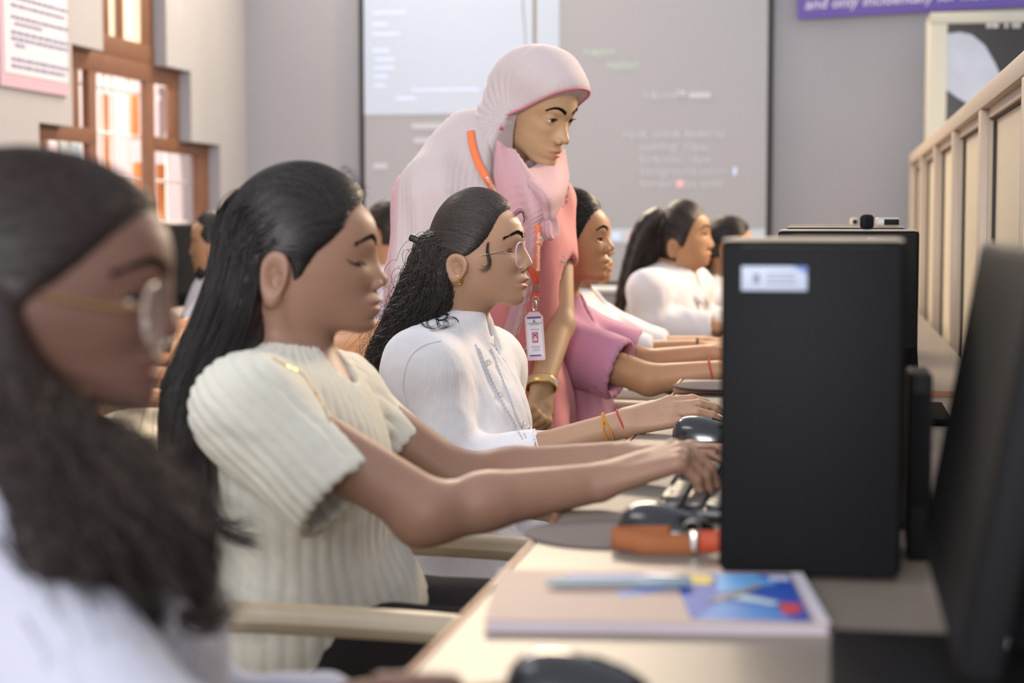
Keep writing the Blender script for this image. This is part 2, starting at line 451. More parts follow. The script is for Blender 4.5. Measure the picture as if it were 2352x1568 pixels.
for p0, p1, za, zb in ((296, 312, zSill, zm1-.14), (364, 371, zl1, zm1-.12), (367, 374, zSill, zl1-.1), (419, 431, zSill, zl1-.1), (160, 176, zSill, zl1-.1), (172, 178, zl1, zm1-.14)):
    sh.box((XW-.12, (wy(p0)+wy(p1))/2, (za+zb)/2), (.03, abs(wy(p1)-wy(p0)), zb-za), bev=.003)
sh.build('window_shutter', M_orange, win)
g = MB().box((XW, (wy(248)+wy(268))/2, (zm1+.085+zTop-.16)/2), (.008, wy(268)-wy(248), zTop-zm1-.245)); g.build('window_pane', M_glass, win)
g = MB().box((XW, (wy(282)+wy(326))/2, (zm1+.085+zTop-.16)/2), (.008, wy(326)-wy(282), zTop-zm1-.245)); g.build('window_pane', M_glass, win)
b = MB().box((XL-1.6, 7.5, 2.0), (.1, 9, 5)); o = struct(b.build('wall_outside', M_out))
M_teal = mat('grey_green_outside_shutter', '#b9c4c0', .7, .3)
b = MB()
for y in (8.9, 9.75): b.box((XL-1.53, y, 2.1), (.04, .22, 2.2), bev=.005)
struct(b.build('trim_1', M_teal))
area('outdoor_daylight', (XL-.55, 8.6, 4.6), (XL-1.6, 8.6, 1.9), 3.5, 430, (1, .88, .82), 1.2)

# poster on the left wall
def flat_text(lines, mat_, name, parent, o, ax, ay, size, lead, off=.002):
    mb = MB()
    for i, t in enumerate(lines):
        if not t: continue
        V, F = text_mesh(t, size, mat_, name, parent, V3(o)-unit(ay)*lead*i, ax, ay, off=off)
        mb.add(V, F)
    return mb.build(name, mat_, parent, ang=None)
M_paper = mat('white_poster_paper', '#cac8d4', .6, .3, noise=5, var=.02); M_ink = mat('blue_grey_poster_ink', '#7f85a4', .7, .2)
M_pinkedge = mat('pale_pink_poster_border', '#b99fb0', .6, .3)
pr = thing('wall_poster', (XL+.01, PX(76, 100, XL)[1], PX(76, 222, XL)[2]), 'white printed poster with pale pink border on left wall beside window', 'poster')
y0, y1 = yw(-4), yw(152); z0 = PX(152, 222, XL)[2]
MB().box((XL+.008, (y0+y1)/2, z0+.6), (.012, y1-y0, 1.2)).build('poster_border', M_pinkedge, pr)
MB().box((XL+.010, (y0+y1)/2+.01, z0+.63), (.012, y1-y0-.04, 1.16)).build('poster_sheet', M_paper, pr)
def words(mb, o, ax, ay, rows, h, seed, gap=.35):
    r = random.Random(seed)
    for (x0, y, x1) in rows:
        x = x0
        while x < x1:
            w = min(h*r.uniform(1.2, 4.2), x1-x); p = V3(o)+unit(ax)*x+unit(ay)*y
            mb.add([p, p+unit(ax)*w, p+unit(ax)*w+unit(ay)*h, p+unit(ay)*h], [(0, 1, 2, 3)]); x += w+h*.6
hl = (y1-y0)
for i, (py_, fr_) in enumerate(((-20, .8), (12, .9), (30, .85), (56, .9), (70, .5), (90, .9), (104, .9), (118, .25), (150, .9), (165, .85))):
    z = PX(76, py_, XL)[2]-z0; ink = MB(); words(ink, (XL+.0175, y0+.05, z0), (0, 1, 0), (0, 0, 1), [(.03 if fr_ > .6 else .06, z, hl*fr_)], .013, i); ink.build('poster_lettering', M_ink, pr, ang=None)

# projection screen
YS = YB-.07
sx0, sx1 = P(834, 300, YS)[0], P(1762, 300, YS)[0]; sz0 = P(1400, 648, YS)[2]; sz1 = 2.75
M_scr = mat('projector_lit_screen_fabric', '#9c9da2', .8, .2, emit=('#b8b4b8', .10)); M_black = mat('black_screen_border', '#2c2a2c', .6, .3)
M_white = mat('white_enamel', '#dcdcde', .5, .4)
M_lit = mat('bright_projected_window', '#aab4c2', .8, .2, emit=('#dfe9f8', .22)); M_bar = mat('projected_taskbar', '#aab4bc', .8, .2, emit=('#d8e4ee', .22))
M_sg = mat('projected_lettering', '#b0b0b6', .8, .2, emit=('#d2d0da', .22)); M_sgr = mat('projected_green_lettering', '#b4cdbc', .8, .2, emit=('#b0d0bc', .14)); M_srd = mat('projected_pink_mark', '#e2b4bc', .8, .2, emit=('#e0a8b4', .15))
M_sbl = mat('projected_blue_lettering', '#c3cfea', .8, .2, emit=('#c0cdea', .30))
sc = thing('projection_screen', ((sx0+sx1)/2, YS, sz0), 'large projection screen on front wall showing a white window and code', 'projection screen')
MB().box(((sx0+sx1)/2, YS+.03, (sz0+sz1)/2), (sx1-sx0, .012, sz1-sz0)).build('screen_fabric', M_scr, sc)
e = MB()
e.box((sx0-.012, YS+.03, (sz0+sz1)/2), (.026, .016, sz1-sz0)); e.box((sx1+.012, YS+.03, (sz0+sz1)/2), (.026, .016, sz1-sz0)); e.box(((sx0+sx1)/2, YS+.03, sz0-.008), (sx1-sx0+.05, .016, .022))
e.build('screen_border', M_black, sc)
MB().tube([(sx0-.03, YS+.03, sz0-.035), (sx1+.03, YS+.03, sz0-.035)], .018, 12).build('bottom_bar', M_white, sc)
YT = YS+.022
def srect(mb, x0, y0_, x1, y1_, d=0):
    a, c = P(x0, y1_, YT-d), P(x1, y0_, YT-d); mb.add([(a[0], YT-d, a[2]), (c[0], YT-d, a[2]), (c[0], YT-d, c[2]), (a[0], YT-d, c[2])], [(0, 1, 2, 3)])
m = MB(); srect(m, 836, -40, 1285, 264); m.build('projected_window', M_lit, sc, ang=None)
m = MB(); srect(m, 836, 526, 1757, 556); m.build('projected_taskbar', M_bar, sc, ang=None)
for i, (x0, y, x1) in enumerate(((945, 283, 1040), (950, 316, 1030), (958, 350, 1000), (858, 375, 890), (1552, 208, 1574), (1582, 212, 1632))):
    m = MB(); srect(m, x0, y, x1, y+13, .001); m.build('projected_word', M_sg, sc, ang=None)
def stext(body, px, py, hpx, mb, mt=M_sg):
    o_ = P(px, py, YT-.001); V, F = text_mesh(body, hpx*YT/4000*1.35, mt, 'x', None, (o_[0], YT-.001, o_[2]), (1, 0, 0), (0, 0, 1)); mb.add(V, F); mb.build('projected_lettering', mt, sc, ang=None)
for t, px, py in (('input, select, textarea', 1428, 316), ('padding: 10px;', 1470, 346), ('font-size: 16px;', 1470, 374), ('background-color:', 1470, 402), ('border: 1px solid', 1470, 430), ('</form>', 1475, 228)): stext(t, px, py, 20, MB())
stext('<style>', 1340, 128, 18, MB(), M_sgr); stext('<table>', 1392, 158, 18, MB(), M_sgr)
for r_ in ((1553, 414, 1570, 430), (1440, 536, 1454, 548)): m = MB(); srect(m, *r_, .0015); m.build('projected_mark', M_srd, sc, ang=None)
words_rows = ((856, 25, 930), (856, 52, 890), (856, 74, 918), (856, 112, 894), (862, 132, 905), (860, 152, 905), (860, 172, 890), (860, 192, 885), (910, 222, 955), (945, 202, 1100))
for r_ in [(x0, y, x1, y+8) for x0, y, x1 in words_rows]+[(1684, 384, 1692, 402), (1405, 534, 1424, 550)]: m = MB(); srect(m, *r_, .001); m.build('projected_menu_row', M_sbl, sc, ang=None)

# ceiling pole with its thin cable, in front of the screen
M_pole = mat('grey_painted_pole', '#8d857e', .5, .5); M_cab = mat('grey_cable', '#9a9aa2', .5, .4)
p = P(1228, 300, 7.6); t = thing('ceiling_pole', (p[0], p[1], 1.6), 'thin grey pole hanging in front of the projection screen', 'pole')
MB().tube([(p[0], p[1], 1.62), (p[0], p[1], 3.5)], .009, 12).build('pole', M_pole, t)
MB().lathe([(.02, 1.585), (.024, 1.59), (.024, 1.62), (.009, 1.63)], (p[0], p[1], 0), 14).build('end_cap', M_pole, t)
q = [P(a, c, 7.62) for a, c in ((1203, -60), (1201, 0), (1205, 60), (1208, 110), (1215, 190))]
tag(MB().tube(catmull(q, 20), .0035, 6).build('cable', M_cab), 'thin grey cable hanging beside the pole before the screen', 'cable')

# purple banner
M_ban = mat('purple_banner_cloth', '#6a5aa2', .7, .2, noise=3, var=.06); M_btx = mat('white_banner_lettering', '#cfc8dc', .7, .2)
a = P(1832, 45, YB-.03); c = P(2170, 25, YB-.03); ax = unit(c-a); az = V3((0, -1, 0)); ay = unit(np.cross(ax, V3((0, 1, 0)))*-1); ay = ay if ay[2] > 0 else -ay
bn = thing('wall_banner', a, 'purple banner with white slanted lettering on the front wall', 'banner')
MB().prism([(0, 0), (1.5, 0), (1.5, .34), (0, .34)], a, ax, ay, az, .012).build('banner_cloth', M_ban, bn)
m = MB()
for i, t in enumerate(('and only incidentally for machines to execute.', 'Programs must be written for people to read,')):
    V, F = text_mesh(t, .072, M_btx, 'x', None, a+ax*.035+ay*(.045+.085*i)+az*.0135, ax, unit(ay+.22*ax), bold=.0012); m = MB(); m.add(V, F); m.build('banner_lettering', M_btx, bn, ang=None)

# pale framed glass cabinet beyond the partition
M_pale = mat('pale_green_grey_frame', '#b9b8aa', .5, .4); M_dark = mat('dark_glass', '#2a2624', .12, .6); M_clothw = mat('pale_blue_grey_cloth', '#b4bccb', .8, .2, noise=12, var=.12)
YC = 8.0
a = P(2136, 30, YC); x0 = a[0]; xr = x0+.62; zt = a[2]
cb = thing('display_cabinet', ((x0+xr)/2, YC+.15, 0), 'tall pale-framed cabinet with dark glass door beyond the partition', 'cabinet')
MB().box(((x0+xr)/2, YC+.18, zt/2), (xr-x0, .30, zt), bev=.006).build('cabinet_body', M_pale, cb)
m = MB(); fw = P(2172, 300, YC)[0]-x0
m.box((x0+fw/2, YC+.01, zt/2), (fw, .05, zt), bev=.005); m.box((xr-fw/2, YC+.01, zt/2), (fw, .05, zt), bev=.005); m.box(((x0+xr)/2, YC+.01, zt-.025), (xr-x0, .06, .05), bev=.005)
dr = m.build('door', M_pale, cb)
MB().box(((x0+xr)/2, YC+.02, zt/2-.02), (xr-x0-2*fw, .012, zt-.06)).build('door_glass', M_dark, cb)
shp = [P(x, y, YC+.012) for x, y in ((2176, 78), (2205, 74), (2232, 80), (2262, 105), (2285, 145), (2298, 175), (2280, 205), (2250, 228), (2222, 238), (2200, 225), (2172, 205))]
o_ = shp[0]; m = MB().prism([(s[0]-o_[0], s[2]-o_[2]) for s in shp], (o_[0], YC+.012, o_[2]), (1, 0, 0), (0, 0, 1), (0, -1, 0), .006); m.build('pale_cloth', M_clothw, cb)
m = MB()
for px0, px1 in ((2266, 2278), (2280, 2294), (2308, 2316), (2326, 2334), (2336, 2344)):
    a_, c_ = P(px0, 63, YC), P(px1, 52, YC); m.add([(a_[0], YC+.011, a_[2]), (c_[0], YC+.011, a_[2]), (c_[0], YC+.011, c_[2]), (a_[0], YC+.011, c_[2])], [(0, 1, 2, 3)])
m.build('glass_marks', M_white, cb, ang=None)

# low partition along the back of the desk
M_alu = mat('cream_anodised_frame', '#b9a893', .42, .5, noise=20, var=.04); M_pan = mat('cream_laminate_panel', '#cbbfa6', .5, .4, noise=6, var=.04); M_pdark = mat('dark_rubber_seal', '#3a352f', .6, .3)
zt = PX(2352, 115, XP)[2]; yEnd = YB-.25
pt = thing('low_partition', (XP+.02, (1.0+yEnd)/2, 0), 'low cream office partition of framed panels behind the desk row', 'partition')
m = MB().box((XP+.03, (.9+yEnd)/2, zt-.0225), (.062, yEnd-.9, .045), bev=.003); m.build('top_rail', M_alu, pt)
edges = [PX(p_, 400, XP)[1] for p_ in (2345, 2248, 2184, 2141, 2113, 2093)]
sp = (edges[0]-edges[4])/-4
ys = [edges[0]+sp*i for i in range(-3, 8)]
for y in ys:
    if y < .95 or y > yEnd: continue
    MB().box((XP+.03, y, (zt-.045)/2+.001), (.058, .07, zt-.047), bev=.003).build('post', M_alu, pt)
for i in range(len(ys)-1):
    a_, c_ = max(ys[i]+.035, .95), min(ys[i+1]-.035, yEnd)
    if c_-a_ < .05: continue
    pn = MB().box((XP+.045, (a_+c_)/2, (zt-.045)/2), (.018, c_-a_, zt-.06)).build('panel', M_pan, pt)
    f = MB(); f.box((XP+.034, (a_+c_)/2, zt-.056), (.03, c_-a_, .022)); f.box((XP+.034, a_+.012, zt/2-.03), (.03, .024, zt-.09)); f.box((XP+.034, c_-.012, zt/2-.03), (.03, .024, zt-.09)); f.box((XP+.035, (a_+c_)/2, .06), (.03, c_-a_, .12))
    f.build('panel_frame', M_alu, pt)
    s_ = MB(); s_.box((XP+.034, a_+.027, zt/2-.03), (.012, .006, zt-.09)); s_.box((XP+.034, c_-.027, zt/2-.03), (.012, .006, zt-.09)); s_.box((XP+.034, (a_+c_)/2, zt-.069), (.012, c_-a_-.05, .005)); s_.build('seal', M_pdark, pt)

# the desks
M_desk = mat('cream_laminate_desk', '#847a71', .40, .25, noise=25, var=.03); M_edge = mat('brown_edge_band', '#9a6a4a', .45, .4, noise=12, var=.1)
M_ply = mat('desk_support_board', '#a98f74', .6, .3, noise=8, var=.1)
def desk(y0, y1, z, label, x0=XE, x1=XP-.01, name='computer_desk'):
    t = thing(name, ((x0+x1)/2, (y0+y1)/2, 0), label, 'desk', None)
    MB().box(((x0+x1)/2+.004, (y0+y1)/2, z-.0125), (x1-x0-.008, y1-y0-.008, .025)).build('desktop', M_desk, t)
    e = MB(); e.box((x0+.002, (y0+y1)/2, z-.0125), (.006, y1-y0, .0255), bev=.0015); e.box(((x0+x1)/2, y0+.002, z-.0125), (x1-x0, .006, .0255), bev=.0015); e.build('edge_band', M_edge, t)
    for y in (y0+.05, (y0+y1)/2, y1-.05): MB().box(((x0+x1)/2+.06, y, (z-.026)/2), (x1-x0-.14, .02, z-.026)).build('support', M_ply, t)
    MB().box((x1-.03, (y0+y1)/2, z-.26), (.016, y1-y0-.12, .45)).build('back_board', M_ply, t)
    return t
YJ = PZ(1560, 893, .757)[1]
desk(1.02, YJ-.004, DESKZ, 'near cream desk with brown edge where three women sit')
desk(YJ, 7.6, DESKZ+.012, 'far cream desk beyond the seam where the pink shirt sits')
desk(3.4, 8.2, DESKZ, 'desk along the left wall under the window', XL+.03, XL+.62)

# plastic armchairs
def chair_mats(): return mat('beige_moulded_plastic', '#c4b49a', .38, .5, noise=30, var=.03)
M_ch = chair_mats(); M_ch2 = mat('tan_moulded_plastic', '#c8946a', .38, .5, noise=30, var=.04)
def make_chair(name, loc, label, M_=None, group=None, arm=.632):
    M_ = M_ or M_ch; t = thing(name, (0, 0, 0), label, 'chair', group)
    G = []                                                    # seat shell
    for i in range(9):
        u = i/8; x = -.22+.45*u; row = []
        for j in range(9):
            v = j/8*2-1; row.append((x, v*.225, .435+.018*v*v-.012*math.sin(u*3.14)-(.03*max(0, u-.8)/.2)**1))
        G.append(row)
    MB().sheet(G).build('seat', M_, t, solid=.012, sub=1)
    bk = MB()                                                 # backrest: curved frame with slats
    def bp(v, z): return (-.22-.16*(z-.43)+.0-.05*(1-v*v)+.05, v*.225, z)
    for z0, z1 in ((.47, .53), (.55, .60), (.62, .67), (.69, .83)):
        G = [[bp(v, z+(.02*(1-v*v) if z > .8 else 0)) for v in np.linspace(-1, 1, 13)] for z in np.linspace(z0, z1, 4)]
        bk.sheet(G)
    for s in (-1, 1): bk.sheet([[bp(s*w, z) for z in np.linspace(.43, .81, 8)] for w in (.86, .93, 1.0)])
    bk.build('backrest', M_, t, solid=.014)
    for s in (-1, 1):
        path = catmull([(-.27, s*.235, .60), (-.2, s*.25, arm-.012), (-.05, s*.256, arm+.004), (.14, s*.255, arm+.004), (.27, s*.252, arm-.002), (.315, s*.247, arm-.02), (.33, s*.243, arm-.055)], 26)
        MB().tube(path, .030, 12, flat=(.85, .62)).build('armrest', M_, t)
        MB().tube(catmull([(.33, s*.243, arm-.055), (.30, s*.238, .45), (.30, s*.25, 0.0)], 10), np.linspace(.026, .02, 10), 10, flat=(1, .7)).build('front_leg', M_, t)
        MB().tube(catmull([(-.235, s*.225, .62), (-.235, s*.225, .43), (-.30, s*.245, 0.0)], 10), np.linspace(.024, .02, 10), 10, flat=(1, .8)).build('rear_leg', M_, t)
    t.location = loc; return t

# desktop computers (towers)
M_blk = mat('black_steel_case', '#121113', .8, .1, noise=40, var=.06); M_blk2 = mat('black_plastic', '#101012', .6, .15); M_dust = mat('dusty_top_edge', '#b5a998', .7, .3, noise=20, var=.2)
M_stk = mat('pale_blue_white_sticker', '#b9c2d4', .5, .4); M_stkink = mat('grey_sticker_ink', '#7c828e', .6, .3); M_stkb = mat('blue_sticker_corner', '#6f86c0', .6, .3)
def tower(px0, px1, py0, Y, dep, label, zbase=DESKZ, rz=0.0, sticker=False):
    a_, c_ = P(px0, py0, Y), P(px1, py0, Y); h = a_[2]-zbase; w = c_[0]-a_[0]; cx = (a_[0]+c_[0])/2
    t = thing('desktop_computer', (cx, Y+dep/2, zbase), label, 'computer')
    MB().box((cx, Y+dep/2, zbase+h/2+.003), (w, dep, h-.006), bev=.007, seg=3).build('case', M_blk, t)
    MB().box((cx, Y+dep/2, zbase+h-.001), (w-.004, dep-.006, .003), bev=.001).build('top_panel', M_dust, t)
    m_ = MB(); m_.box((cx, Y-.004, zbase+h*.5), (w-.008, .01, h-.012), bev=.003); m_.build('front_panel', M_blk2, t)
    for sx in (-1, 1):
        for sy in (.15, .85): MB().lathe([(.011, 0), (.012, .002), (.011, .006)], (cx+sx*(w/2-.03), Y+dep*sy, zbase-.0005), 10).build('foot', M_blk2, t)
    if sticker:
        x0, x1 = P(1703, 640, Y-.01)[0], P(1854, 640, Y-.01)[0]; z0, z1 = P(1703, 667, Y-.01)[2], P(1703, 611, Y-.01)[2]
        k = MB().box(((x0+x1)/2, Y-.0095, (z0+z1)/2), (x1-x0, .001, z1-z0), bev=.0003).build('asset_sticker', M_stk, t)
        m_ = MB(); w_ = x1-x0; h_ = z1-z0
        for i in range(9): m_.box((x0+w_*(.18+.012*i), Y-.0101, z0+h_*.5), (w_*.006*(1+i % 2), .0004, h_*.42))
        for i in range(3): m_.box((x0+w_*.6, Y-.0101, z0+h_*(.3+.2*i)), (w_*.45, .0004, h_*.06))
        m_.build('sticker_print', M_stkink, k)
        MB().prism([(0, 0), (-.014, 0), (0, -.008)], (x1, Y-.0101, z1), (1, 0, 0), (0, 0, 1), (0, -1, 0), .0003).build('sticker_corner', M_stkb, k)
    return t
tower(1656, 2082, 549, 1.765, .21, 'black desktop computer with white asset sticker, nearest on desk', sticker=True)
tower(1787, 2112, 528, 2.78, .20, 'black desktop computer second from the camera on desk')
tower(1806, 2080, 521, 3.82, .20, 'black desktop computer third from the camera, near the seam', zbase=DESKZ+.012)
tower(1812, 2040, 518, 4.75, .20, 'farthest black desktop computer with pale dusty top', zbase=DESKZ+.012)
def smallbox(name, px0, px1, py0, py1, Y, mt, label, cat, dep=.03):
    a_, c_ = P(px0, py1, Y), P(px1, py0, Y); return a_, c_
def topz(Y): return [o for o in bpy.data.objects if o.name.startswith('desktop_computer')]
def stand_on(px0, px1, Y, hgt, zb, dep, mt, mt2, name, label, cat):
    a_, c_ = P(px0, 520, Y), P(px1, 520, Y); cx = (a_[0]+c_[0])/2
    t = thing(name, (cx, Y, zb), label, cat)
    MB().box((cx, Y, zb+hgt/2), (c_[0]-a_[0], dep, hgt), bev=min(.006, hgt*.3), seg=3).build('housing', mt, t)
    MB().box((cx+(c_[0]-a_[0])*.15, Y-dep/2-.001, zb+hgt*.5), ((c_[0]-a_[0])*.6, .004, hgt*.62), bev=.0015).build('front_face', mt2, t)
    return t
tz = {}
bpy.context.view_layer.update()
for o in [o for o in bpy.data.objects if o.name.startswith('desktop_computer')]:
    tz[round(o.location.y, 1)] = max((c.matrix_world @ Vector(q)).z for c in o.children if c.name.startswith('top_panel') for q in c.bound_box)
kz = sorted(tz); M_lg = mat('light_grey_plastic', '#b7b2ab', .4, .5)
stand_on(1975, 2007, 2.82, .024, tz[kz[1]], .03, M_blk2, M_blk, 'webcam', 'small black webcam block on the second desktop computer', 'webcam')
stand_on(2010, 2067, 3.88, .020, tz[kz[2]], .05, M_lg, M_blk2, 'network_adapter', 'small pale grey adapter with black face behind the webcam', 'adapter')
stand_on(1952, 1970, 4.8, .02, tz[kz[3]], .03, mat('cream_plastic', '#d8ccb8', .5, .4), M_blk2, 'plain_box', 'tiny cream adapter block on the farthest desktop computer', 'adapter')

# monitors facing the sitters (screens face -X, leaning back)
M_scrn = mat('dark_screen', '#0a0a0b', .5, .1)
def monitor(x, yc, zb, w, h, tilt, label, face=-1, rz=0.0, zdesk=DESKZ, stand=True, base=None):
    t = thing('monitor', (x, yc, zdesk), label, 'monitor')
    ct, st = math.cos(tilt), math.sin(tilt); R = np.array([[ct, 0, st], [0, 1, 0], [-st, 0, ct]])
    if face > 0: R = np.diag([-1, -1, 1]) @ R
    c0, s0 = math.cos(rz), math.sin(rz); R = np.array([[c0, -s0, 0], [s0, c0, 0], [0, 0, 1]]) @ R
    c = V3((x, yc, zb))+R @ V3((0, 0, h/2))
    MB().box(c, (.03, w, h), R, .005, seg=3).build('housing', M_blk2, t)
    MB().box(c+R @ V3((.022, 0, -.01)), (.03, w*.6, h*.6), R, .008).build('rear_cover', M_blk, t)
    MB().box(c+R @ V3((-.0155, 0, .008)), (.002, w-.024, h-.036), R).build('screen', M_scrn, t)
    if stand:
        MB().tube(catmull([c+R @ V3((.035, 0, 0)), c+R @ V3((.055, 0, -h*.3)), (c[0]+.045*(-face), yc, zdesk+.006)], 10), .022, 10, flat=(1.4, .6), up=(0, 1, 0)).build('stand_neck', M_blk, t)
        (lambda q_: MB().box((*q_[0], zdesk+.007), (*q_[1], .012), bev=.005))(base or ((c[0]+.03*(-face), yc), (.20, .30))).build('stand_base', M_blk, t)
    return t
monitor(.10, 1.46, .795, .50, .30, math.radians(10), base=((.135, 1.355), (.27, .29)), label= 'nearest black monitor at the right edge of the photo')
monitor(.025, 2.40, .80, .50, .29, math.radians(7), 'black monitor behind the stickered desktop computer', base=((.03, 2.24), (.17, .34)))
monitor(.06, 3.3, .80, .50, .29, math.radians(7), 'black monitor behind the second desktop computer')
# left row monitor, facing right towards the girl with the bun
a_ = P(374, 515, 6.05); c_ = P(474, 700, 6.05)
monitor(-2.36, 6.0, .80, .55, a_[2]-.80, math.radians(5), 'black monitor on the left wall desk below the window', face=1)

pb_ = thing('plain_box', (.091, 1.93, DESKZ), 'narrow black box standing between stickered computer and nearest monitor', 'adapter')  # made-up box, added to fill the dark strip beside the tower
MB().box((.091, 1.93, DESKZ+.10), (.024, .10, .20), bev=.004).build('housing', M_blk2, pb_)
MB().box((.091, 1.879, DESKZ+.12), (.016, .003, .12), bev=.001).build('front_face', M_blk, pb_)
M_wcab = mat('white_cable', '#c4c2c8', .4, .5)
q = [P(2165, 1368, 1.60), P(2180, 1400, 1.56), P(2215, 1430, 1.52), P(2265, 1465, 1.47), P(2308, 1502, 1.44)]
q = [V3((v[0], v[1], max(v[2], DESKZ+.020))) for v in q]
tag(MB().tube(catmull(q, 20), .0055, 8).build('white_cable', M_wcab), 'thick white cable end lying at foot of nearest monitor', 'cable')

# ---- things on the desk
M_mse = mat('glossy_black_mouse', '#101216', .22, .6, coat=.4); M_pad = mat('dark_grey_mouse_mat', '#655d5d', .85, .2, noise=40, var=.1); M_pad2 = mat('brown_mouse_mat', '#8d7a66', .85, .2, noise=40, var=.1)
def mouse(c, rz, label, cable=None):
    t = thing('computer_mouse', c, label, 'mouse'); L_, W_ = .055, .032; cz, sz = math.cos(rz), math.sin(rz)
    G = []
    for i in range(17):
        th = math.pi*i/16; x = -math.cos(th)*L_; w = W_*max(.02, math.sin(th))**.55*(1-.10*(x/L_)); hh = .036*max(.02, math.sin(th))**.6*(1-.28*(x/L_))
        row = [(x, math.cos(a)*w, .004+max(-.004, math.sin(a))*hh if math.sin(a) >= 0 else .004+math.sin(a)*.003) for a in np.linspace(0, 2*math.pi, 20, endpoint=False)]
        G.append(row)
    G = np.array(G); G = np.stack([G[..., 0]*cz-G[..., 1]*sz, G[..., 0]*sz+G[..., 1]*cz, G[..., 2]], -1)+V3(c)
    MB().sheet(G, closed=True).build('shell', M_mse, t, ang=50)
    wx = .028; p_ = V3(c)+V3((wx*cz, wx*sz, .0275))
    MB().sphere(p_, (.008, .003, .006), 10).build('scroll_wheel', M_blk2, t)
    s_ = V3((-sz, cz, 0)); f_ = V3((cz, sz, 0))
    MB().tube([V3(c)+f_*x+V3((0, 0, z)) for x, z in ((.010, .0386), (.022, .0346), (.034, .0292), (.045, .0218))], .0009, 5).build('button_gap', M_blk, t)
    if cable: MB().tube(catmull([V3(c)+f_*.054+V3((0, 0, .01))]+[V3(x) for x in cable], 20), .002, 6).build('cord', M_blk2, t)
    return t
def pad(c, r, label, mt, ry=1.0):
    MBo = MB().lathe([(r-.001, 0), (r, .0012), (r-.0012, .0028)], (0, 0, 0), 40); MBo.v[0] = MBo.v[0]*V3((1, ry, 1))+V3(c)
    return tag(MBo.build('mouse_mat', mt), label, 'mouse mat')
m2 = PZ(1532, 1205, DESKZ+.02)
pad(PZ(1400, 1229, DESKZ+.0005), .098, 'dark grey round mouse mat under the orange lanyard', M_pad, .92)
mouse((m2[0], m2[1], DESKZ+.0035), math.radians(-6), 'glossy black mouse beside the orange lanyard on desk', [(m2[0]+.10, m2[1]+.03, DESKZ+.006), (m2[0]+.2, m2[1]+.05, DESKZ+.004)])
m1 = PZ(1330, 1572, DESKZ+.02)
pad((m1[0]-.03, m1[1]-.02, DESKZ+.0005), .09, 'brown mouse mat at the near end of desk', M_pad2)
mouse((m1[0], m1[1], DESKZ+.0035), math.radians(4), 'nearest black mouse at the bottom edge of photo')
m3 = PZ(1622, 986, DESKZ+.02)
mouse((m3[0], m3[1], DESKZ+.0005), math.radians(-4), 'black mouse under the hand with thread bracelets')
m4 = PZ(1640, 882, DESKZ+.02)
pad((m4[0]-.0, m4[1]+.03, DESKZ+.0125), .09, 'grey mouse mat on the far desk by the red bracelet', M_pad)

M_key = mat('glossy_black_keycap', '#26262a', .3, .5); M_kbd = mat('black_keyboard_plastic', '#1c1c1f', .35, .5)
def keyboard(c, L_, W_, label, rz=0):
    t = thing('keyboard', (c[0], c[1], c[2]), label, 'keyboard')
    MB().box(V3(c)+V3((0, 0, .008)), (W_, L_, .014), bev=.004).build('base', M_kbd, t)
    rows, cols = 5, 15; kx, ky = (W_-.02)/rows, (L_-.02)/cols; first = None
    for i in range(rows):
        for j in range(cols):
            p_ = V3(c)+V3((-W_/2+.01+kx*(i+.5), -L_/2+.01+ky*(j+.5), .018))
            if first is None: first = MB().box((c[0], c[1], c[2]), (kx*.84, ky*.86, .008), bev=.0016).build('key', M_key, t); k = first
            else: k = first.copy(); COL.objects.link(k)
            k.location = p_-V3(c)
    return t
k2 = PZ(1532, 1120, DESKZ+.012)
keyboard((k2[0]+.075, 2.29, DESKZ), .43, .15, 'black keyboard under the hands of the cream top woman')
k3 = PZ(1640, 965, DESKZ+.012)
keyboard((k3[0]+.075, 3.30, DESKZ), .43, .15, 'black keyboard beyond the mouse under the bracelet hand')

# orange lanyard on the desk
M_or = mat('orange_lanyard_ribbon', '#935a38', .7, .2, noise=60, var=.06); M_or2 = mat('red_orange_ribbon', '#b04a2e', .6, .3, noise=60, var=.1); M_met = mat('brushed_steel', '#b9b6b0', .3, .5, 1)
ol = thing('orange_lanyard', PZ(1530, 1275, DESKZ), 'orange ribbon lanyard with metal clip lying on the desk', 'lanyard')
yy = PZ(1500, 1272, DESKZ)[1]
def ribbon(pts, h, mt, parent, name, lean=.25, sub=0):
    q_ = catmull(pts, 28); G = [[(x, y, z), (x, y+lean*h*.5, z+h*.5), (x, y+lean*h, z+h)] for x, y, z in q_]
    return MB().sheet(G).build(name, mt, parent, solid=.0014, ang=60)
xl, xr_ = PZ(1402, 1270, DESKZ)[0], PZ(1600, 1270, DESKZ)[0]
ribbon([(xr_+.0, yy-.005, DESKZ+.002), (xr_-.05, yy-.012, DESKZ+.002), (xl+.02, yy-.004, DESKZ+.003), (xl, yy+.008, DESKZ+.004), (xl+.025, yy+.022, DESKZ+.004), (xr_-.03, yy+.03, DESKZ+.004)], .022, M_or, ol, 'ribbon_loop')
ribbon([(xr_-.004, yy+.004, DESKZ+.003), (xr_+.02, yy+.0, DESKZ+.004), (xr_+.05, yy+.008, DESKZ+.006), (xr_+.10, yy+.02, DESKZ+.006)], .024, M_or2, ol, 'printed_ribbon', .1)
m = MB().box((xr_-.002, yy-.002, DESKZ+.014), (.009, .006, .026), bev=.002)
a = np.linspace(0, 2*math.pi, 16); m.tube([(xr_-.004+.009*math.cos(x), yy+.004, DESKZ+.030+.007*math.sin(x)) for x in a[:-1]], .0016, 6, closed=True); m.build('metal_clip', M_met, ol)

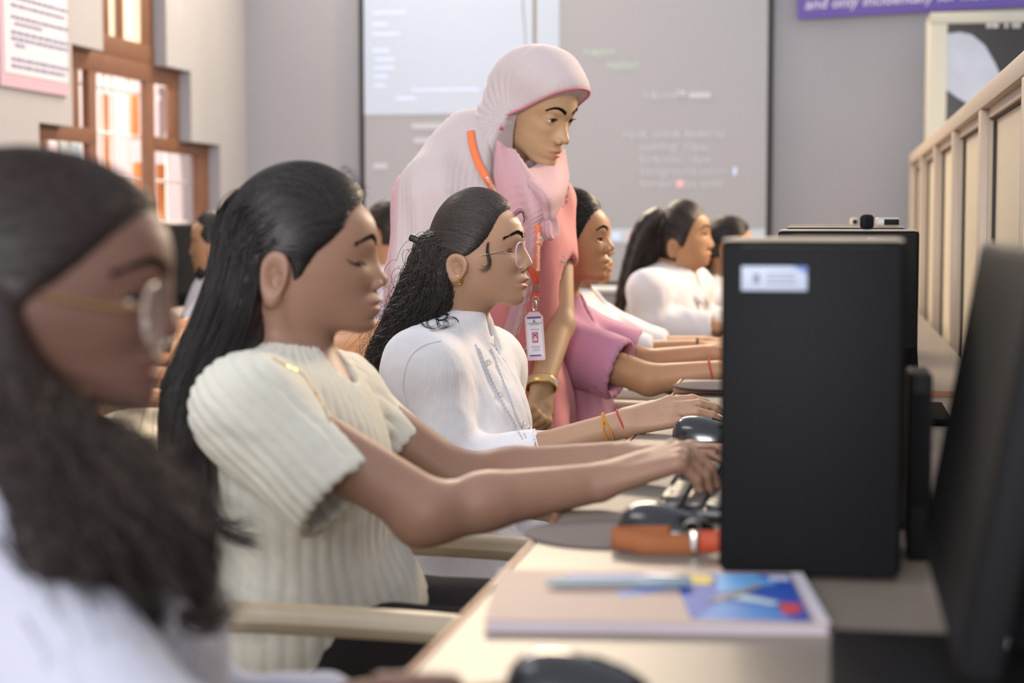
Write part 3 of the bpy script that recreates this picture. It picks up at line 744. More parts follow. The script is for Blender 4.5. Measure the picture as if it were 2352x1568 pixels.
# magazine with pen
M_cov = mat('pinkish_cream_cover', '#b09a90', .6, .2, noise=14, var=.06); M_pg = mat('white_page_block', '#b6aeb6', .7, .2)
bx0 = PZ(1112, 1452, DESKZ); bx1 = PZ(1908, 1462, DESKZ); th = .011
u_ = unit(V3((bx1[0]-bx0[0], bx1[1]-bx0[1], 0))); v_ = V3((-u_[1], u_[0], 0)); Wb = np.linalg.norm((bx1-bx0)[:2]); Db = .222
bk = thing('magazine', bx0+u_*Wb/2+v_*Db/2, 'magazine with blue picture cover lying on the near desk', 'magazine')
def bpoly(poly, z, d, mt, name, parent=None): return MB().prism(poly, V3((bx0[0], bx0[1], DESKZ+z)), u_, v_, (0, 0, 1), d).build(name, mt, parent or bk)
bpoly([(.003, .003), (Wb-.002, .003), (Wb-.002, Db-.002), (.003, Db-.002)], .001, th-.002, M_pg, 'pages')
cv = bpoly([(0, 0), (Wb, 0), (Wb, Db), (0, Db)], th-.0008, .0012, M_cov, 'front_cover')
bpoly([(0, 0), (Wb, 0), (Wb, Db), (0, Db)], 0.0002, .001, M_cov, 'rear_cover')
for i_, (poly, colr, nm) in enumerate((([(.60, .05), (.95, .04), (.955, .95), (.70, .97), (.58, .70)], '#2b50a8', 'blue'), ([(.62, .05), (.90, .05), (.86, .30), (.70, .40)], '#4a82c4', 'lightblue'), ([(.70, .55), (.90, .75), (.84, .95), (.72, .95)], '#5f9fd8', 'skyblue'),
        ([(.40, .42), (.60, .66), (.56, .74), (.39, .55)], '#7f8fc4', 'violet'), ([(.24, .72), (.52, .88), (.55, .95), (.22, .90)], '#7c84bc', 'mauve'), ([(.60, .72), (.68, .70), (.71, .88), (.63, .92)], '#c8b24c', 'yellow'), ([(.87, .16), (.93, .17), (.94, .34), (.88, .36)], '#c84a4a', 'red'), ([(.18, .66), (.235, .67), (.23, .77), (.175, .75)], '#9a6040', 'brown'), ([(.88, .80), (.945, .80), (.945, .9), (.88, .9)], '#c2c8da', 'pale'), ([(.66, .38), (.70, .36), (.86, .70), (.83, .72)], '#8a8a84', 'grey'), ([(.74, .42), (.86, .30), (.88, .36), (.78, .50)], '#bcd0d8', 'ice'))):
    bpoly([(x*Wb, y*Db) for x, y in poly], th+.0003+.00012*i_, .0002, mat(nm+'_cover_print', colr, .55, .25), 'cover_print', cv)
bpoly([(.962*Wb, .02*Db), (Wb, .02*Db), (Wb, .99*Db), (.962*Wb, .99*Db)], th+.0003, .0008, mat('white_spine_tape', '#cfcbd4', .5, .3), 'spine_tape')
M_pen = mat('pale_blue_grey_pen', '#84929a', .35, .5); pa, pb = PZ(1250, 1336, DESKZ+th+.006), PZ(1588, 1336, DESKZ+th+.006)
pn = thing('pen', ((pa+pb)/2)-V3((0, 0, .006)), 'pale blue-grey pen lying across the far edge of magazine', 'pen')
MB().tube([pa+(pb-pa)*t_ for t_ in (0, .06, .1, .62)], [.0012, .004, .0048, .0048], 12).build('barrel', M_pen, pn)
MB().tube([pa+(pb-pa)*t_ for t_ in (.62, .63, .98, 1)], [.0048, .0055, .0055, .004], 12).build('cap', M_pen, pn)
MB().box(pa+(pb-pa)*.82+V3((0, 0, .0062)), (.04, .003, .0012), bev=.0004).build('clip', M_met, pn)

# ---------------------------------------------------------------- people: shared builders
def skin(name, h, rough=.5): return mat(name, h, rough, .35, noise=25, var=.05, sss=.06, tint=True, bump=(350, .06))
M_eye = mat('eye_white', '#d6cfc6', .25, .5); M_iris = mat('dark_brown_iris', '#1c120e', .15, .6)
M_hair = mat('black_brown_hair', '#211b1a', .36, .45, noise=18, var=.3); M_hair2 = mat('dark_brown_hair', '#2b201c', .42, .45, noise=18, var=.3)
M_brow = mat('soft_black_brow_hair', '#1d1614', .95, .05)
M_gold = mat('polished_gold', '#c89a3c', .25, .5, 1); M_silver = mat('polished_silver', '#cfccc8', .2, .5, 1)

class Head:
    """head traced in profile: ear canal pixel, profile pixels (forehead -> under chin), scale from depth Y"""
    def __init__(s, ear, prof, Y, back, top, eye, earbox, flip=1, yaw=None, width=1.0, pitch=0, roll=0, open_=.75, gaze=-.1, canon=None, sc=1.0, nose=1.0, eye_at=None):
        s.o = P(ear[0], ear[1], Y); d = s.o-CAM; dep = float(d @ FWD); s.m = m = dep/F_PX
        if canon is None:
            h = unit(np.array([d[0], d[1], 0])); f = np.array([h[1], -h[0], 0])*flip           # forward = across the view
            if yaw: c_, s_ = math.cos(yaw), math.sin(yaw); f = np.array([f[0]*c_-f[1]*s_, f[0]*s_+f[1]*c_, 0])
            up = V3((0, 0, 1)); lf = np.cross(up, f)
            t = lambda q: ((q[0]-ear[0])*m*flip/math.cos(yaw or 0), -(q[1]-ear[1])*m)
            pr = [t(q) for q in prof]; s.xb = t(back)[0]; s.zt = t(top)[1]; s.eye = t(eye)
            a_, b_ = t(earbox[0]), t(earbox[1]); s.ec = ((a_[0]+b_[0])/2, (a_[1]+b_[1])/2); s.eb = abs(a_[1]-b_[1])/2; s.ea = abs(a_[0]-b_[0])/2
        else:
            cy_, sy_ = math.cos(yaw), math.sin(yaw); f = np.array([cy_, sy_, 0]); up = V3((0, 0, 1)); lf = np.cross(up, f)
            pr = [(x*sc, z*sc) for x, z in canon]; s.xb, s.zt, s.eye = -.088*sc, .122*sc, (.0835*sc, .013*sc); s.ec, s.ea, s.eb = (-.008*sc, .004*sc), .017*sc, .030*sc
        def rot(v, ax, a): return v*math.cos(a)+np.cross(ax, v)*math.sin(a)+ax*(ax@v)*(1-math.cos(a))
        if pitch: f, up = rot(f, lf, pitch), rot(up, lf, pitch)
        if roll: lf, up = rot(lf, f, roll), rot(up, f, roll)
        s.R = np.stack([f, lf, up], 1); s.f, s.l, s.u = f, lf, up
        if eye_at: s.o = P(eye_at[0], eye_at[1], Y)-s.R @ V3((.083*sc, 0, .013*sc))
        s.width = width; s.open = open_; s.gaze = gaze
        pr = np.array(pr); s.pr = pr
        z = pr[:, 1]
        # landmarks: nose tip = furthest forward; subnasale, lips, chin below
        it = int(np.argmax(pr[:, 0])); s.zt_n = z[it]
        above, below = pr[:it], pr[it:]
        s.zn = s.eye[1]+.006; s.zm = z[-1]; H = s.zt_n-s.zm
        s.zs = s.zt_n-.19*H; s.zl = s.zt_n-.46*H; s.zsu = s.zt_n-.66*H; s.zc = s.zt_n-.83*H
        o = np.argsort(z); s.pz, s.px = z[o], pr[o, 0]
        p = s.p = lambda q: np.interp(q, s.pz, s.px)
        zg = s.zg = s.zn+.016
        bz = [s.zm-.01, s.zm, s.zc, s.zsu, s.zl, s.zs, s.zn, zg, zg+.02, max(z)]
        bx = [p(s.zm)-.012, p(s.zm)-.006, p(s.zc)-.006, p(s.zsu)-.007, p(s.zl)-.011, p(s.zs)-.010, p(s.zn)-.003, p(zg), p(zg+.02), p(max(z))]
        s.b = lambda q: np.interp(q, bz, bx)
        sz = [s.zm, s.zc, s.zsu, s.zl, s.zs, s.zt_n+.004, s.zn-.012, s.zn+.006, zg, zg+.01]
        sx = [.022, .022, .022, .027, .0150, .0145, .0098, .010, .03, .08]
        s.sg = lambda q: np.interp(q, sz, np.array(sx)*nose)
        wz = [s.zm-.01, s.zm, s.zc, s.zl, s.zs, s.eye[1]-.014, s.eye[1]+.005, zg+.01, zg+.06]; wx = [.026, .034, .045, .055, .061, .0660, .0650, .0660, .066]
        s.w = lambda q: np.interp(q, wz, np.array(wx)*width)
        s.yeye = .0315*width
        s.ec_l = V3((s.eye[0]-.0115, s.yeye, s.eye[1]))
        s.earY = .0665*width
        xf = p(zg+.035)-.003; s.cr = ell(((xf+s.xb)/2, 0, .035), ((xf-s.xb)/2, .0735*width, s.zt-.035))
        s.pts = [(s.o+s.R @ V3((.02, 0, .02)), .15)]
    def W(s, v): return s.o+s.R @ V3(v)
    def loc(s, x, y, z):
        x, y, z = x-s.o[0], y-s.o[1], z-s.o[2]; R = s.R
        return x*R[0, 0]+y*R[1, 0]+z*R[2, 0], x*R[0, 1]+y*R[1, 1]+z*R[2, 1], x*R[0, 2]+y*R[1, 2]+z*R[2, 2]
    def __call__(s, X, Y, Z):
        x, y, z = s.loc(X, Y, Z); ay = np.abs(y)
        b, w, p = s.b(z), s.w(z), s.p(z)
        g = (p-b)*np.exp(-(ay/s.sg(z))**2.3)
        g = g-.0115*np.exp(-((ay-s.yeye*1.06)/.0165)**2-((z-s.eye[1])/.0110)**2)              # eye socket
        g = g-.0060*np.exp(-((ay-.052)/.012)**2-((z-s.eye[1]+.001)/.013)**2)
        g = g+.0022*np.exp(-((ay-s.yeye)/.018)**2-((z-s.zg+.001)/.006)**2)                     # brow
        g = g+.004*np.exp(-((ay-.040)/.016)**2-((z-(s.eye[1]-.024))/.013)**2)                  # cheekbone
        g = g-.0035*np.exp(-((ay)/.024)**2-((z-s.zl)/.0019)**2)*1.0                          # mouth line
        xs = x-g*np.clip((x-.02)/.05, 0, 1)
        xc = .012; fr = np.maximum(b-xc, .01); bk = min(.075, xc-s.xb-.014)
        ne = 2.02+.28*np.clip((s.zt_n-z)/.03, 0, 1)
        q = np.where(xs > xc, ((np.abs(xs-xc)/fr)**ne+(ay/w)**ne)**(1/ne), np.sqrt(((xs-xc)/bk)**2+(ay/w)**2))
        rho = np.sqrt((xs-xc)**2+ay**2); d = (rho-rho/np.maximum(q, .05))*.85
        gx, gz = .004, s.zl-.004; mx, mz = s.p(s.zm)-.012, s.zm
        k = (mz-gz)/(mx-gx); zl = gz+k*(x-gx); dj = (zl-z)/math.sqrt(1+k*k)
        d = smax(d, dj, .020); d = smax(d, (z-(s.zg+.05)), .03)
        d = smin(d, s.cr(x, y, z), .022)
        # nostril wings, nostrils
        xt = s.p(s.zt_n); zb = s.zt_n-.0075
        al = np.sqrt(((x-(xt-.0205))/.0120)**2+((ay-.0122)/.0074)**2+((z-zb-.0015)/.0085)**2); d = smin(d, (al-1)*.0075, .0028)
        no = np.sqrt(((x-(xt-.017))/.0075)**2+((ay-.0072)/.0040)**2+((z-(zb-.0070))/.0050)**2); d = smax(d, -(no-1)*.0040, .0015)
        # corner of the mouth
        # lids: ball, then the almond opening
        ex, ey, ez = s.ec_l; qx, qy, qz = x-ex, ay-ey, z-ez
        r = np.sqrt(qx*qx+qy*qy+qz*qz); d = smin(d, r-.0137, .006)
        sl = qy*.10
        alm = 1-(qy/.0156)**2
        up = qz-sl-(.0052*s.open)*alm-s.gaze*.010; dn = -(qz-sl)-.0042*alm*(.4+.6*s.open)+s.gaze*.010
        cut = np.maximum(np.maximum(np.maximum(up, dn), np.abs(qy)-.0150), -(qx-.001)); cut = np.maximum(cut, r-.0195)
        d = smax(d, -cut, .0014)
        # ears
        cx, cz = s.ec; a, bb = s.ea, s.eb; th = .30
        ux, un = x-cx, ay-(s.earY+.004)
        u = ux*math.cos(th)+un*math.sin(th); n = -ux*math.sin(th)+un*math.cos(th); tl = .16
        v0 = z-cz; u, v = u*math.cos(tl)-v0*math.sin(tl)*-1*-1, u*math.sin(tl)+v0*math.cos(tl)
        aa = a*(1+.22*np.clip(v/bb, -1, 1)); e = np.sqrt((u/aa)**2+(v/bb)**2+1e-9)
        ring = np.sqrt(((e-.88)*a)**2+(n-.0060)**2)-.0042
        ring2 = np.sqrt((np.sqrt(((u+.001)/(aa*.56))**2+((v-.002)/(bb*.62))**2)-1)**2*(a*.56)**2+(n-.0045)**2)-.0031
        plate = smax((e-.93)*a, np.abs(n-.001)-.0030, .002)
        dd = smin(smin(plate, ring, .003), ring2, .003)
        lobe = np.sqrt((u-.002)**2+(v+bb*.86)**2+(n*1.4)**2)-.0082; dd = smin(dd, lobe, .006)
        con = np.sqrt(((u-.004)/(a*.52))**2+((v+bb*.14)/(bb*.40))**2+((n-.006)/.011)**2); dd = smax(dd, -(con-1)*.006, .002)
        tr = np.sqrt((u-a*.72)**2+(v+bb*.12)**2+(n-.001)**2)-.0052; dd = smin(dd, tr, .004)
        root = np.sqrt(((u-a*.35)/(a*.6))**2+(v/(bb*.75))**2+((n+.007)/.008)**2); dd = smin(dd, (root-1)*.006, .004)
        return smin(d, dd, .004)
    def tint(s, V, lips=(1.0, .70, .72)):
        x, y, z = s.loc(V[:, 0], V[:, 1], V[:, 2]); T = np.ones((len(V), 3))
        hw = .0245; sh = np.clip(1-(np.abs(y)/hw)**2, 0, 1)
        m = (z < s.zl+.0075*sh) & (z > s.zl-.0085*sh) & (np.abs(y) < hw) & (x > s.b(z)-.012)
        T[m] = lips; return T
    def eyes(s, gz=(0, 0)):
        out = []
        for sg in (1, -1): 
            c = s.W(s.ec_l*V3((1, sg, 1))); g = unit(s.f+s.u*(s.gaze*.7+gz[1])+s.l*gz[0]); out.append((c, g))
        return out
    def ear_test(s, pad=.003):
        def f(Pn):
            L_ = (Pn-s.o) @ s.R; q = ((L_[..., 0]-s.ec[0])/(s.ea+pad))**2+((L_[..., 2]-s.ec[1])/(s.eb+pad))**2
            return (q < 1) & (np.abs(L_[..., 1]) > s.earY-.012)
        return f
    def ray_out(s, cap, D, cen=(0.0, 0, .03), r0=.17, it=40):
        """project directions D (local) from cen onto the outside of cap (a world field); returns world points"""
        D = np.asarray(D, float); D = D/np.linalg.norm(D, axis=-1, keepdims=True); sh = D.shape; D = D.reshape(-1, 3) @ s.R.T; C = s.W(cen); r = np.full(len(D), r0)
        for _ in range(it):
            p = C+D*r[:, None]; d = cap(p[:, 0], p[:, 1], p[:, 2]); r = r-np.clip(d, -.01, .02)*.7
        return (C+D*r[:, None]).reshape(sh)

def eyeballs(parts_V, parts_F, idx, eyes, r=.0121):
    for c, g in eyes:
        sx, ux, d = frame(g); q = MB().sphere((0, 0, 0), 1, 24); v = q.v[0]
        R = np.stack([sx, ux, d], 1); n0 = sum(len(a) for a in parts_V)
        fz = np.array([v[list(f)].mean(0)[2] for f in q.f]); bulge = 1+.05*np.clip((v[:, 2:]-.86)/.14, 0, 1)
        parts_V.append((v*bulge*r) @ R.T+c); parts_F += [tuple(i+n0 for i in f) for f in q.f]; idx += [2 if z > .87 else 1 for z in fz]

def body(root, shape, blocks, mats, heads=(), nails=(), relaxit=1, name='body', nail_t=(1.25, 1.18, 1.2)):
    Vs, Fs, mi, Ts = [], [], [], []
    n = 0
    for lo, hi, h in blocks:
        V, F = nets(shape, lo, hi, h)
        if len(V) == 0: continue
        V = relax(V, F, relaxit)
        T = np.ones((len(V), 3))
        for hd in heads: T *= hd.tint(V)
        for c_, nd in nails:
            q = V-c_; m = (np.linalg.norm(q, axis=1) < .0062) & (q @ nd > .0008); T[m] = nail_t
        Vs.append(V); Ts.append(T); Fs += [tuple(f) for f in (F+n).tolist()]; mi += [0]*len(F); n += len(V)
    for hd in heads:
        k0 = sum(len(v) for v in Vs); eyeballs(Vs, Fs, mi, hd.eyes())
        Ts.append(np.ones((sum(len(v) for v in Vs)-k0, 3)))
    return mk(name, np.vstack(Vs), Fs, mats, root, midx=mi, col=np.vstack(Ts))

def hand(sh, wrist, kn, n, s, flex, sc=1.0, spread=(.10, .02, -.05, -.13), thumb=None, nails=None, wr=.023):
    """adds palm, five bent fingers to shape; s=+1/-1 side of the thumb; flex = per finger (mcp, pip, dip) in degrees"""
    wrist, kn = V3(wrist), V3(kn); f = unit(kn-wrist); n = unit(V3(n)-f*(V3(n)@f)); l = s*np.cross(f, n)*-1
    L = np.linalg.norm(kn-wrist)
    offs = [.0265, .009, -.0085, -.0245]; fw = [0, .004, 0, -.008]
    tips = []
    for o, q in zip(offs, fw):
        k_ = kn+l*o*sc+f*q*sc
        sh.u(rc(wrist+l*o*.55*sc, k_-n*.002, .0145*sc, .0108*sc), .012)
    sh.u(rc(wrist-n*.002+l*.004, wrist+f*L*.55+l*.012*sc-n*.006, .018*sc, .016*sc), .012)
    lens = [(.042, .025, .019), (.046, .029, .020), (.042, .027, .019), (.033, .020, .017)]
    rad = [(.0094, .0084, .0074, .0060), (.0096, .0086, .0075, .0061), (.0092, .0082, .0072, .0058), (.0082, .0072, .0064, .0052)]
    for i in range(4):
        p = kn+l*offs[i]*sc+f*fw[i]*sc; a = 0
        for j in range(3):
            a += math.radians(flex[i][j]); d = unit(f*math.cos(a)-n*math.sin(a)+l*spread[i]*(1 if j == 0 else .6)*math.cos(a))
            q = p+d*lens[i][j]*sc
            sh.u(rc(p, q, rad[i][j]*sc, rad[i][j+1]*sc), .0035 if j else .006)
            if j == 0 or j == 1: pass
            if j == 2 and nails is not None:
                nd = unit(n*math.cos(a)+f*math.sin(a)); nails.append((q-d*.003*sc+nd*rad[i][3]*.75*sc, nd))
            p = q
    t = thumb or dict(a=(.72, .62, -.25), b=(.92, .32, -.22))
    b0 = wrist+f*L*.22+l*.016*sc-n*.006; d1 = unit(f*t['a'][0]+l*t['a'][1]+n*t['a'][2]); b1 = b0+d1*.042*sc
    d2 = unit(f*t['b'][0]+l*t['b'][1]+n*t['b'][2]); b2 = b1+d2*.032*sc; b3 = b2+unit(d2*.9+f*.3)*.024*sc
    sh.u(rc(b0, b1, .0145*sc, .0115*sc), .012); sh.u(rc(b1, b2, .0108*sc, .0092*sc), .004); sh.u(rc(b2, b3, .0092*sc, .0066*sc), .004)
    return l
def bnd(*pts, pad=.03):
    a = np.array([V3(p) for p in pts]); return a.min(0)-pad, a.max(0)+pad

def hair_cap(hd, root, shape, h, mt, name='hair', extra=(), it=2, disp=None):
    a, b = shape.bounds(.02); V, F = nets(shape, a, b, h); V = relax(V, F, it)
    if disp is not None: V = V+normals(V, F)*disp(V)[:, None]
    V, F = join([(V, F)]+list(extra)); return mk(name, V, F, mt, root)

def brows(hd, root, pts_local, mt=None, lashes=True, rad=.0009, n=70, dens=1.0):
    """eyebrows (and upper lashes) as short hairs on the face; pts_local: brow line (y, z) for the left side"""
    parts = []; r = np.random.default_rng(3)
    for sg in (1, -1):
        base = []
        for y, z in pts_local:
            base.append((y*sg, z))
        B = catmull([(a_, b_, 0) for a_, b_ in base], 30)
        D = []
        def onface(y, z):
            yy = np.full(1, y); x = .13; 
            for _ in range(30):
                w = hd.W((x, y, z)); d = float(hd(np.array([w[0]]), np.array([w[1]]), np.array([w[2]]))[0]); x -= np.clip(d, -.01, .02)*.7
            return x
        xs = [onface(B[i, 0], B[i, 1]) for i in range(0, 30, 3)]; xs = np.interp(np.arange(30), np.arange(0, 30, 3), xs)
        for j in range(n):
            t = r.uniform(0, .97); i = t*29; y = np.interp(i, range(30), B[:, 0]); z = np.interp(i, range(30), B[:, 1]); x = np.interp(i, range(30), xs)
            wd = .0042*(1-.75*t)+.0008; z0 = z+r.uniform(-wd, wd)*.8
            d = V3((-.002, sg*.0065, .0022*(1-2*t))); p0 = V3((x+.0003, y, z0))
            q = [p0, p0+d*.5+V3((.0006, 0, 0)), p0+d+V3((-.0004, 0, -.0004))]
            parts.append(np.array([hd.W(v) for v in q]))
        if lashes:
            ex, ey, ez = hd.ec_l*V3((1, sg, 1))
            for j in range(26):
                qy = r.uniform(-.0125, .0135); alm = 1-(qy/.0142)**2; zz = ez+qy*.10+.0052*hd.open*alm+hd.gaze*.010; xx = ex+math.sqrt(max(1e-6, .0139**2-qy*qy-(zz-ez)**2)) 
                d = V3((.0052, sg*(qy*.25), .0022+.002*hd.gaze)); p0 = V3((xx-.001, ey+qy*sg, zz))
                parts.append(np.array([hd.W(v) for v in (p0, p0+d*.6, p0+d+V3((0, 0, .0012)))]))
            ln = []
            for qy in np.linspace(-.0130, .0138, 12):
                alm = max(0, 1-(qy/.0142)**2); zz = ez+qy*.10+.0052*hd.open*alm+hd.gaze*.010; ln.append(hd.W((ex+math.sqrt(max(1e-6, .0142**2-qy*qy-(zz-ez)**2))-.0003, ey+qy*sg, zz)))
            parts.append(catmull(ln, 12))
    nb_ = len(parts)//2
    for k_ in (0, 1):
        mb, ml = MB(), MB()
        for j, p_ in enumerate(parts[k_*nb_:(k_+1)*nb_]):
            (mb if j < n else ml).tube(p_, np.linspace(rad*.55, rad*.25, len(p_)) if len(p_) == 3 else .0008, 4, caps=False)
        mb.build('eyebrow', mt or M_brow, root, ang=None)
        if lashes: ml.build('eyelashes', mt or M_brow, root, ang=None)
def onto(sh_, px, py, y0=2.6):
    """walk from the camera along the pixel's ray until the cloth is met"""
    d = unit(ray(px, py)); t = y0/d[1]
    for _ in range(80):
        if t > 60: return P(px, py, y0+.5)
        p = CAM+d*t; v = float(sh_(np.array([p[0]]), np.array([p[1]]), np.array([p[2]]))[0]); t += v*.8
        if abs(v) < 2e-4: break
    return CAM+d*t
def lift(g, cap, hd, off=-.018, n=22, skip=1):
    """keep a hair guide outside the crown surface"""
    q = catmull(g, n); c = hd.W((0, 0, .03)); 
    for i in range(skip, n):
        u = unit(q[i]-c)
        for _ in range(25):
            d = float(cap(*[np.array([v]) for v in q[i]])[0])
            if d >= off: break
            q[i] = q[i]+u*max(.0008, (off-d)*.7)
    return [v for v in q]
from mathutils.bvhtree import BVHTree
def surf(ob):
    """first point where a pixel's sight line meets the finished mesh of ob"""
    me = ob.data; n = len(me.vertices); v = np.zeros(n*3, np.float32); me.vertices.foreach_get('co', v); q = ob.parent
    L0 = V3(q.location); bv = BVHTree.FromPolygons((v.reshape(-1, 3)+L0).tolist(), [list(p.vertices) for p in me.polygons])
    def f(px, py, off=.0):
        d = unit(ray(px, py)); h = bv.ray_cast(Vector(CAM), Vector(d))
        return None if h[0] is None else V3(h[0])-d*off
    return f
def around(c, axis, r, flat=1.0, ref=(0, 0, 1), n=28, wob=0):
    sx, ux, d = frame(axis, ref); a_ = np.linspace(0, 2*math.pi, n+1)[:-1]
    return [V3(c)+sx*r*math.cos(t)+ux*r*flat*math.sin(t)+d*wob*math.sin(2*t+1) for t in a_]
CANON = [(.070, .092), (.084, .070), (.092, .050), (.0955, .038), (.0965, .028), (.0925, .015), (.0985, .004), (.106, -.007), (.1145, -.0165), (.1165, -.021), (.1135, -.0275), (.103, -.0325), (.0985, -.036), (.1005, -.043), (.1030, -.0495), (.0985, -.055), (.1015, -.061), (.0975, -.067), (.0930, -.0715), (.0955, -.081), (.0925, -.092), (.084, -.099)]

# ---------------------------------------------------------------- woman in white kurta and glasses (in focus)
Y3 = 3.10
M_sk3 = skin('warm_brown_skin', '#b08a70')
h3 = Head((1072, 617), [(1163, 470), (1180, 487), (1190, 500), (1197, 516), (1202, 530), (1203, 541), (1201, 556), (1206, 570), (1213, 582), (1220, 596), (1224, 605), (1221, 612), (1209, 619), (1204, 623), (1208, 631), (1216, 638), (1207, 647), (1212, 655), (1205, 664), (1206, 680), (1202, 691), (1188, 703)], Y3, (998, 560), (1085, 444), (1172, 574), ((1042, 583), (1090, 642)), yaw=math.radians(-9), open_=.62, gaze=-.12)
r3 = thing('person', P(985, 1400, Y3)*V3((1, 1, 0)), 'woman in white kurta and pink-rimmed glasses sitting with hand on mouse', 'person')
nb3 = P(1046, 765, Y3); shN, shF = P(975, 845, 2.94), P(1120, 835, 3.27)
elN, wrN, knN = P(1030, 1098, 2.93), P(1440, 970, 2.95), P(1542, 944, 2.96)
elF, wrF = P(1150, 1060, 3.34), P(1400, 1000, 3.30)
hip = P(990, 1330, Y3)
def sit_core(S_, nb, shN, shF, hip, inset=0, k=.05, waist=.115, chest=.12, hipw=.15, yw=.17):
    ch = (shN+shF)/2*.55+hip*.45; mid = (shN+shF)/2
    S_.u(rc(shN+V3((0,0,-.012)), shF+V3((0,0,-.012)), .052-inset, .052-inset), k)
    for q_ in (shN, shF): S_.u(rc(nb+V3((-.01, 0, -.012)), q_+V3((-.005, 0, -.002)), .050-inset*.8, .047-inset*.8), .045)
    S_.u(ell(mid*.70+hip*.30, (chest-inset, yw-.02-inset, .16)), k); S_.u(ell(mid*.35+hip*.65, (waist-inset, .145-inset, .19)), k); S_.u(ell(hip+V3((.0, 0, .02)), (hipw-inset, .185-inset, .14)), k)
    return S_
b3 = Shape().u(h3, .01).u(rc(h3.W((-.022, 0, -.05)), nb3+V3((0, 0, -.03)), .054, .060), .042)
sit_core(b3, nb3, shN, shF, hip, .02)
b3.u(rc(shN, elN, .042, .036), .03).u(rc(elN, wrN, .036, .0235), .01).u(rc(shF, elF, .042, .036), .03).u(rc(elF, wrF, .036, .0235), .01)
nails3 = []
hand(b3, wrN, knN, (0.05, -.55, .83), 1, [(14, 22, 18), (10, 24, 18), (8, 24, 16), (8, 18, 14)], nails=nails3, spread=(.05, .02, -.06, -.20))
hand(b3, wrF, wrF+V3((.085, 0, .012)), (0, .1, 1), -1, [(20, 25, 15)]*4)
nails3 = nails3[:4]
for s_, kx in ((-1, .0), (1, .0)):
    kn_ = hip+V3((.42, s_*.09, .01)); b3.u(rc(hip+V3((.02, s_*.09, -.01)), kn_, .075, .055), .03).u(rc(kn_, kn_*V3((1, 1, 0))+V3((.02, 0, .07)), .052, .035), .03).u(rc(kn_*V3((1, 1, 0))+V3((0, 0, .045)), kn_*V3((1, 1, 0))+V3((.15, 0, .035)), .036, .03), .03)
zN = h3.W((0, 0, -.115))[2]
blk = [(h3.W((0, 0, 0))+V3((-.15, -.13, -.155)), h3.W((0, 0, 0))+V3((.17, .13, .17)), .0018),
       (h3.o+V3((-.20, -.26, -.75)), h3.o+V3((.62, .42, -.152)), .011), bnd(elN, wrN, pad=.05)+(.005,), bnd(wrN, knN, knN+V3((.09, 0, 0)), pad=.035)+(.0019,), bnd(wrF, elF, wrF+V3((.16, 0, 0)), pad=.05)+(.005,)]
body(r3, b3, blk, [M_sk3, M_eye, M_iris], [h3], nails3)
brows(h3, r3, [(.012, h3.zg+.004), (.022, h3.zg+.010), (.034, h3.zg+.010), (.058, h3.zg-.001)], rad=.0012, n=140)

# hair: smooth half-up crown, gathered at the clip, long curls down the back
def hl3(): # hairline: everything in front of this (x, z) line is face
    pts = [((1172, 478)), (1160, 492), (1146, 520), (1132, 545), (1114, 566), (1096, 580), (1080, 590), (1062, 600), (1040, 640)]
    return [((q[0]-1072)*h3.m/math.cos(.157), -(q[1]-617)*h3.m) for q in pts]
def cap_shape(hd, line, thick=.012, back=.0, zlow=-.06):
    L_ = sorted(line, key=lambda q: q[1]); lz = [q[1] for q in L_]; lx = [q[0] for q in L_]
    xf = hd.p(hd.zg+.035)
    def f(X, Y, Z):
        x, y, z = hd.loc(X, Y, Z)
        c = ell(((xf+hd.xb)/2-back/2, 0, .035), ((xf-hd.xb)/2+thick+back/2, .0735*hd.width+thick*.75, hd.zt-.035+thick*.9))(x, y, z)
        lim = np.interp(z, lz, lx)
        c = smax(c, x-lim-.0, .010)                                                    # stay behind the hairline
        c = smax(c, zlow-z, .02)
        return c
    f.pts = [(hd.W((0, 0, .03)), .15)]; return f
cap3 = cap_shape(h3, hl3(), .011, zlow=-.03)
S3 = Shape().u(cap3)
cl = P(975, 553, Y3)                                # clip, at the back of the crown
guN = [[P(x, y, Y3+dy) for x, y, dy in g] for g in (
    [(985, 555, .0), (958, 600, -.02), (932, 660, -.03), (896, 735, -.04), (862, 805, -.05), (838, 880, -.05), (846, 925, -.04)],
    [(992, 562, -.04), (972, 620, -.06), (948, 680, -.07), (915, 745, -.08), (880, 815, -.08), (850, 880, -.07), (860, 935, -.05)],
    [(1000, 570, -.055), (990, 630, -.07), (972, 690, -.08), (940, 745, -.095), (900, 815, -.10), (864, 880, -.09), (868, 925, -.06)],
    [(1015, 590, -.06), (1012, 640, -.068), (1004, 690, -.078), (968, 735, -.09), (918, 800, -.10), (872, 875, -.09), (872, 905, -.06)],
    [(1026, 625, -.045), (1026, 660, -.050), (1018, 700, -.058), (985, 735, -.07), (930, 795, -.08), (880, 860, -.08), (868, 900, -.06)],
    [(1000, 560, .04), (980, 620, .06), (955, 690, .07), (915, 760, .05), (870, 830, .02), (848, 890, -.01), (850, 930, -.02)])]
for g, q_ in zip(guN, ((1004, 535), (1012, 548), (1022, 556), (1030, 568), (1034, 578))): g.insert(0, (lambda w: w+unit(h3.W((0, 0, .03))-w)*.0165)(onto(cap3, *q_)))
for g in guN:
    gg = catmull(g[1:] if len(g) == 8 else g, 9)
    for i in range(8): S3.u(rc(gg[i], gg[i+1], .0145-.0007*i, .0145-.0007*(i+1)), .008)
def ear_gap(hd, sh_, back=.004):
    for sg in (1, -1): sh_.cut(ell(hd.W((hd.ec[0]+.003, sg*(hd.earY+.012), hd.ec[1]-.001)), (hd.ea+back, .030, hd.eb+.004), hd.R), .004)
ear_gap(h3, S3)
guN = [lift(g, cap3, h3, -.016) if i < 5 else catmull(g, 22) for i, g in enumerate(guN)]
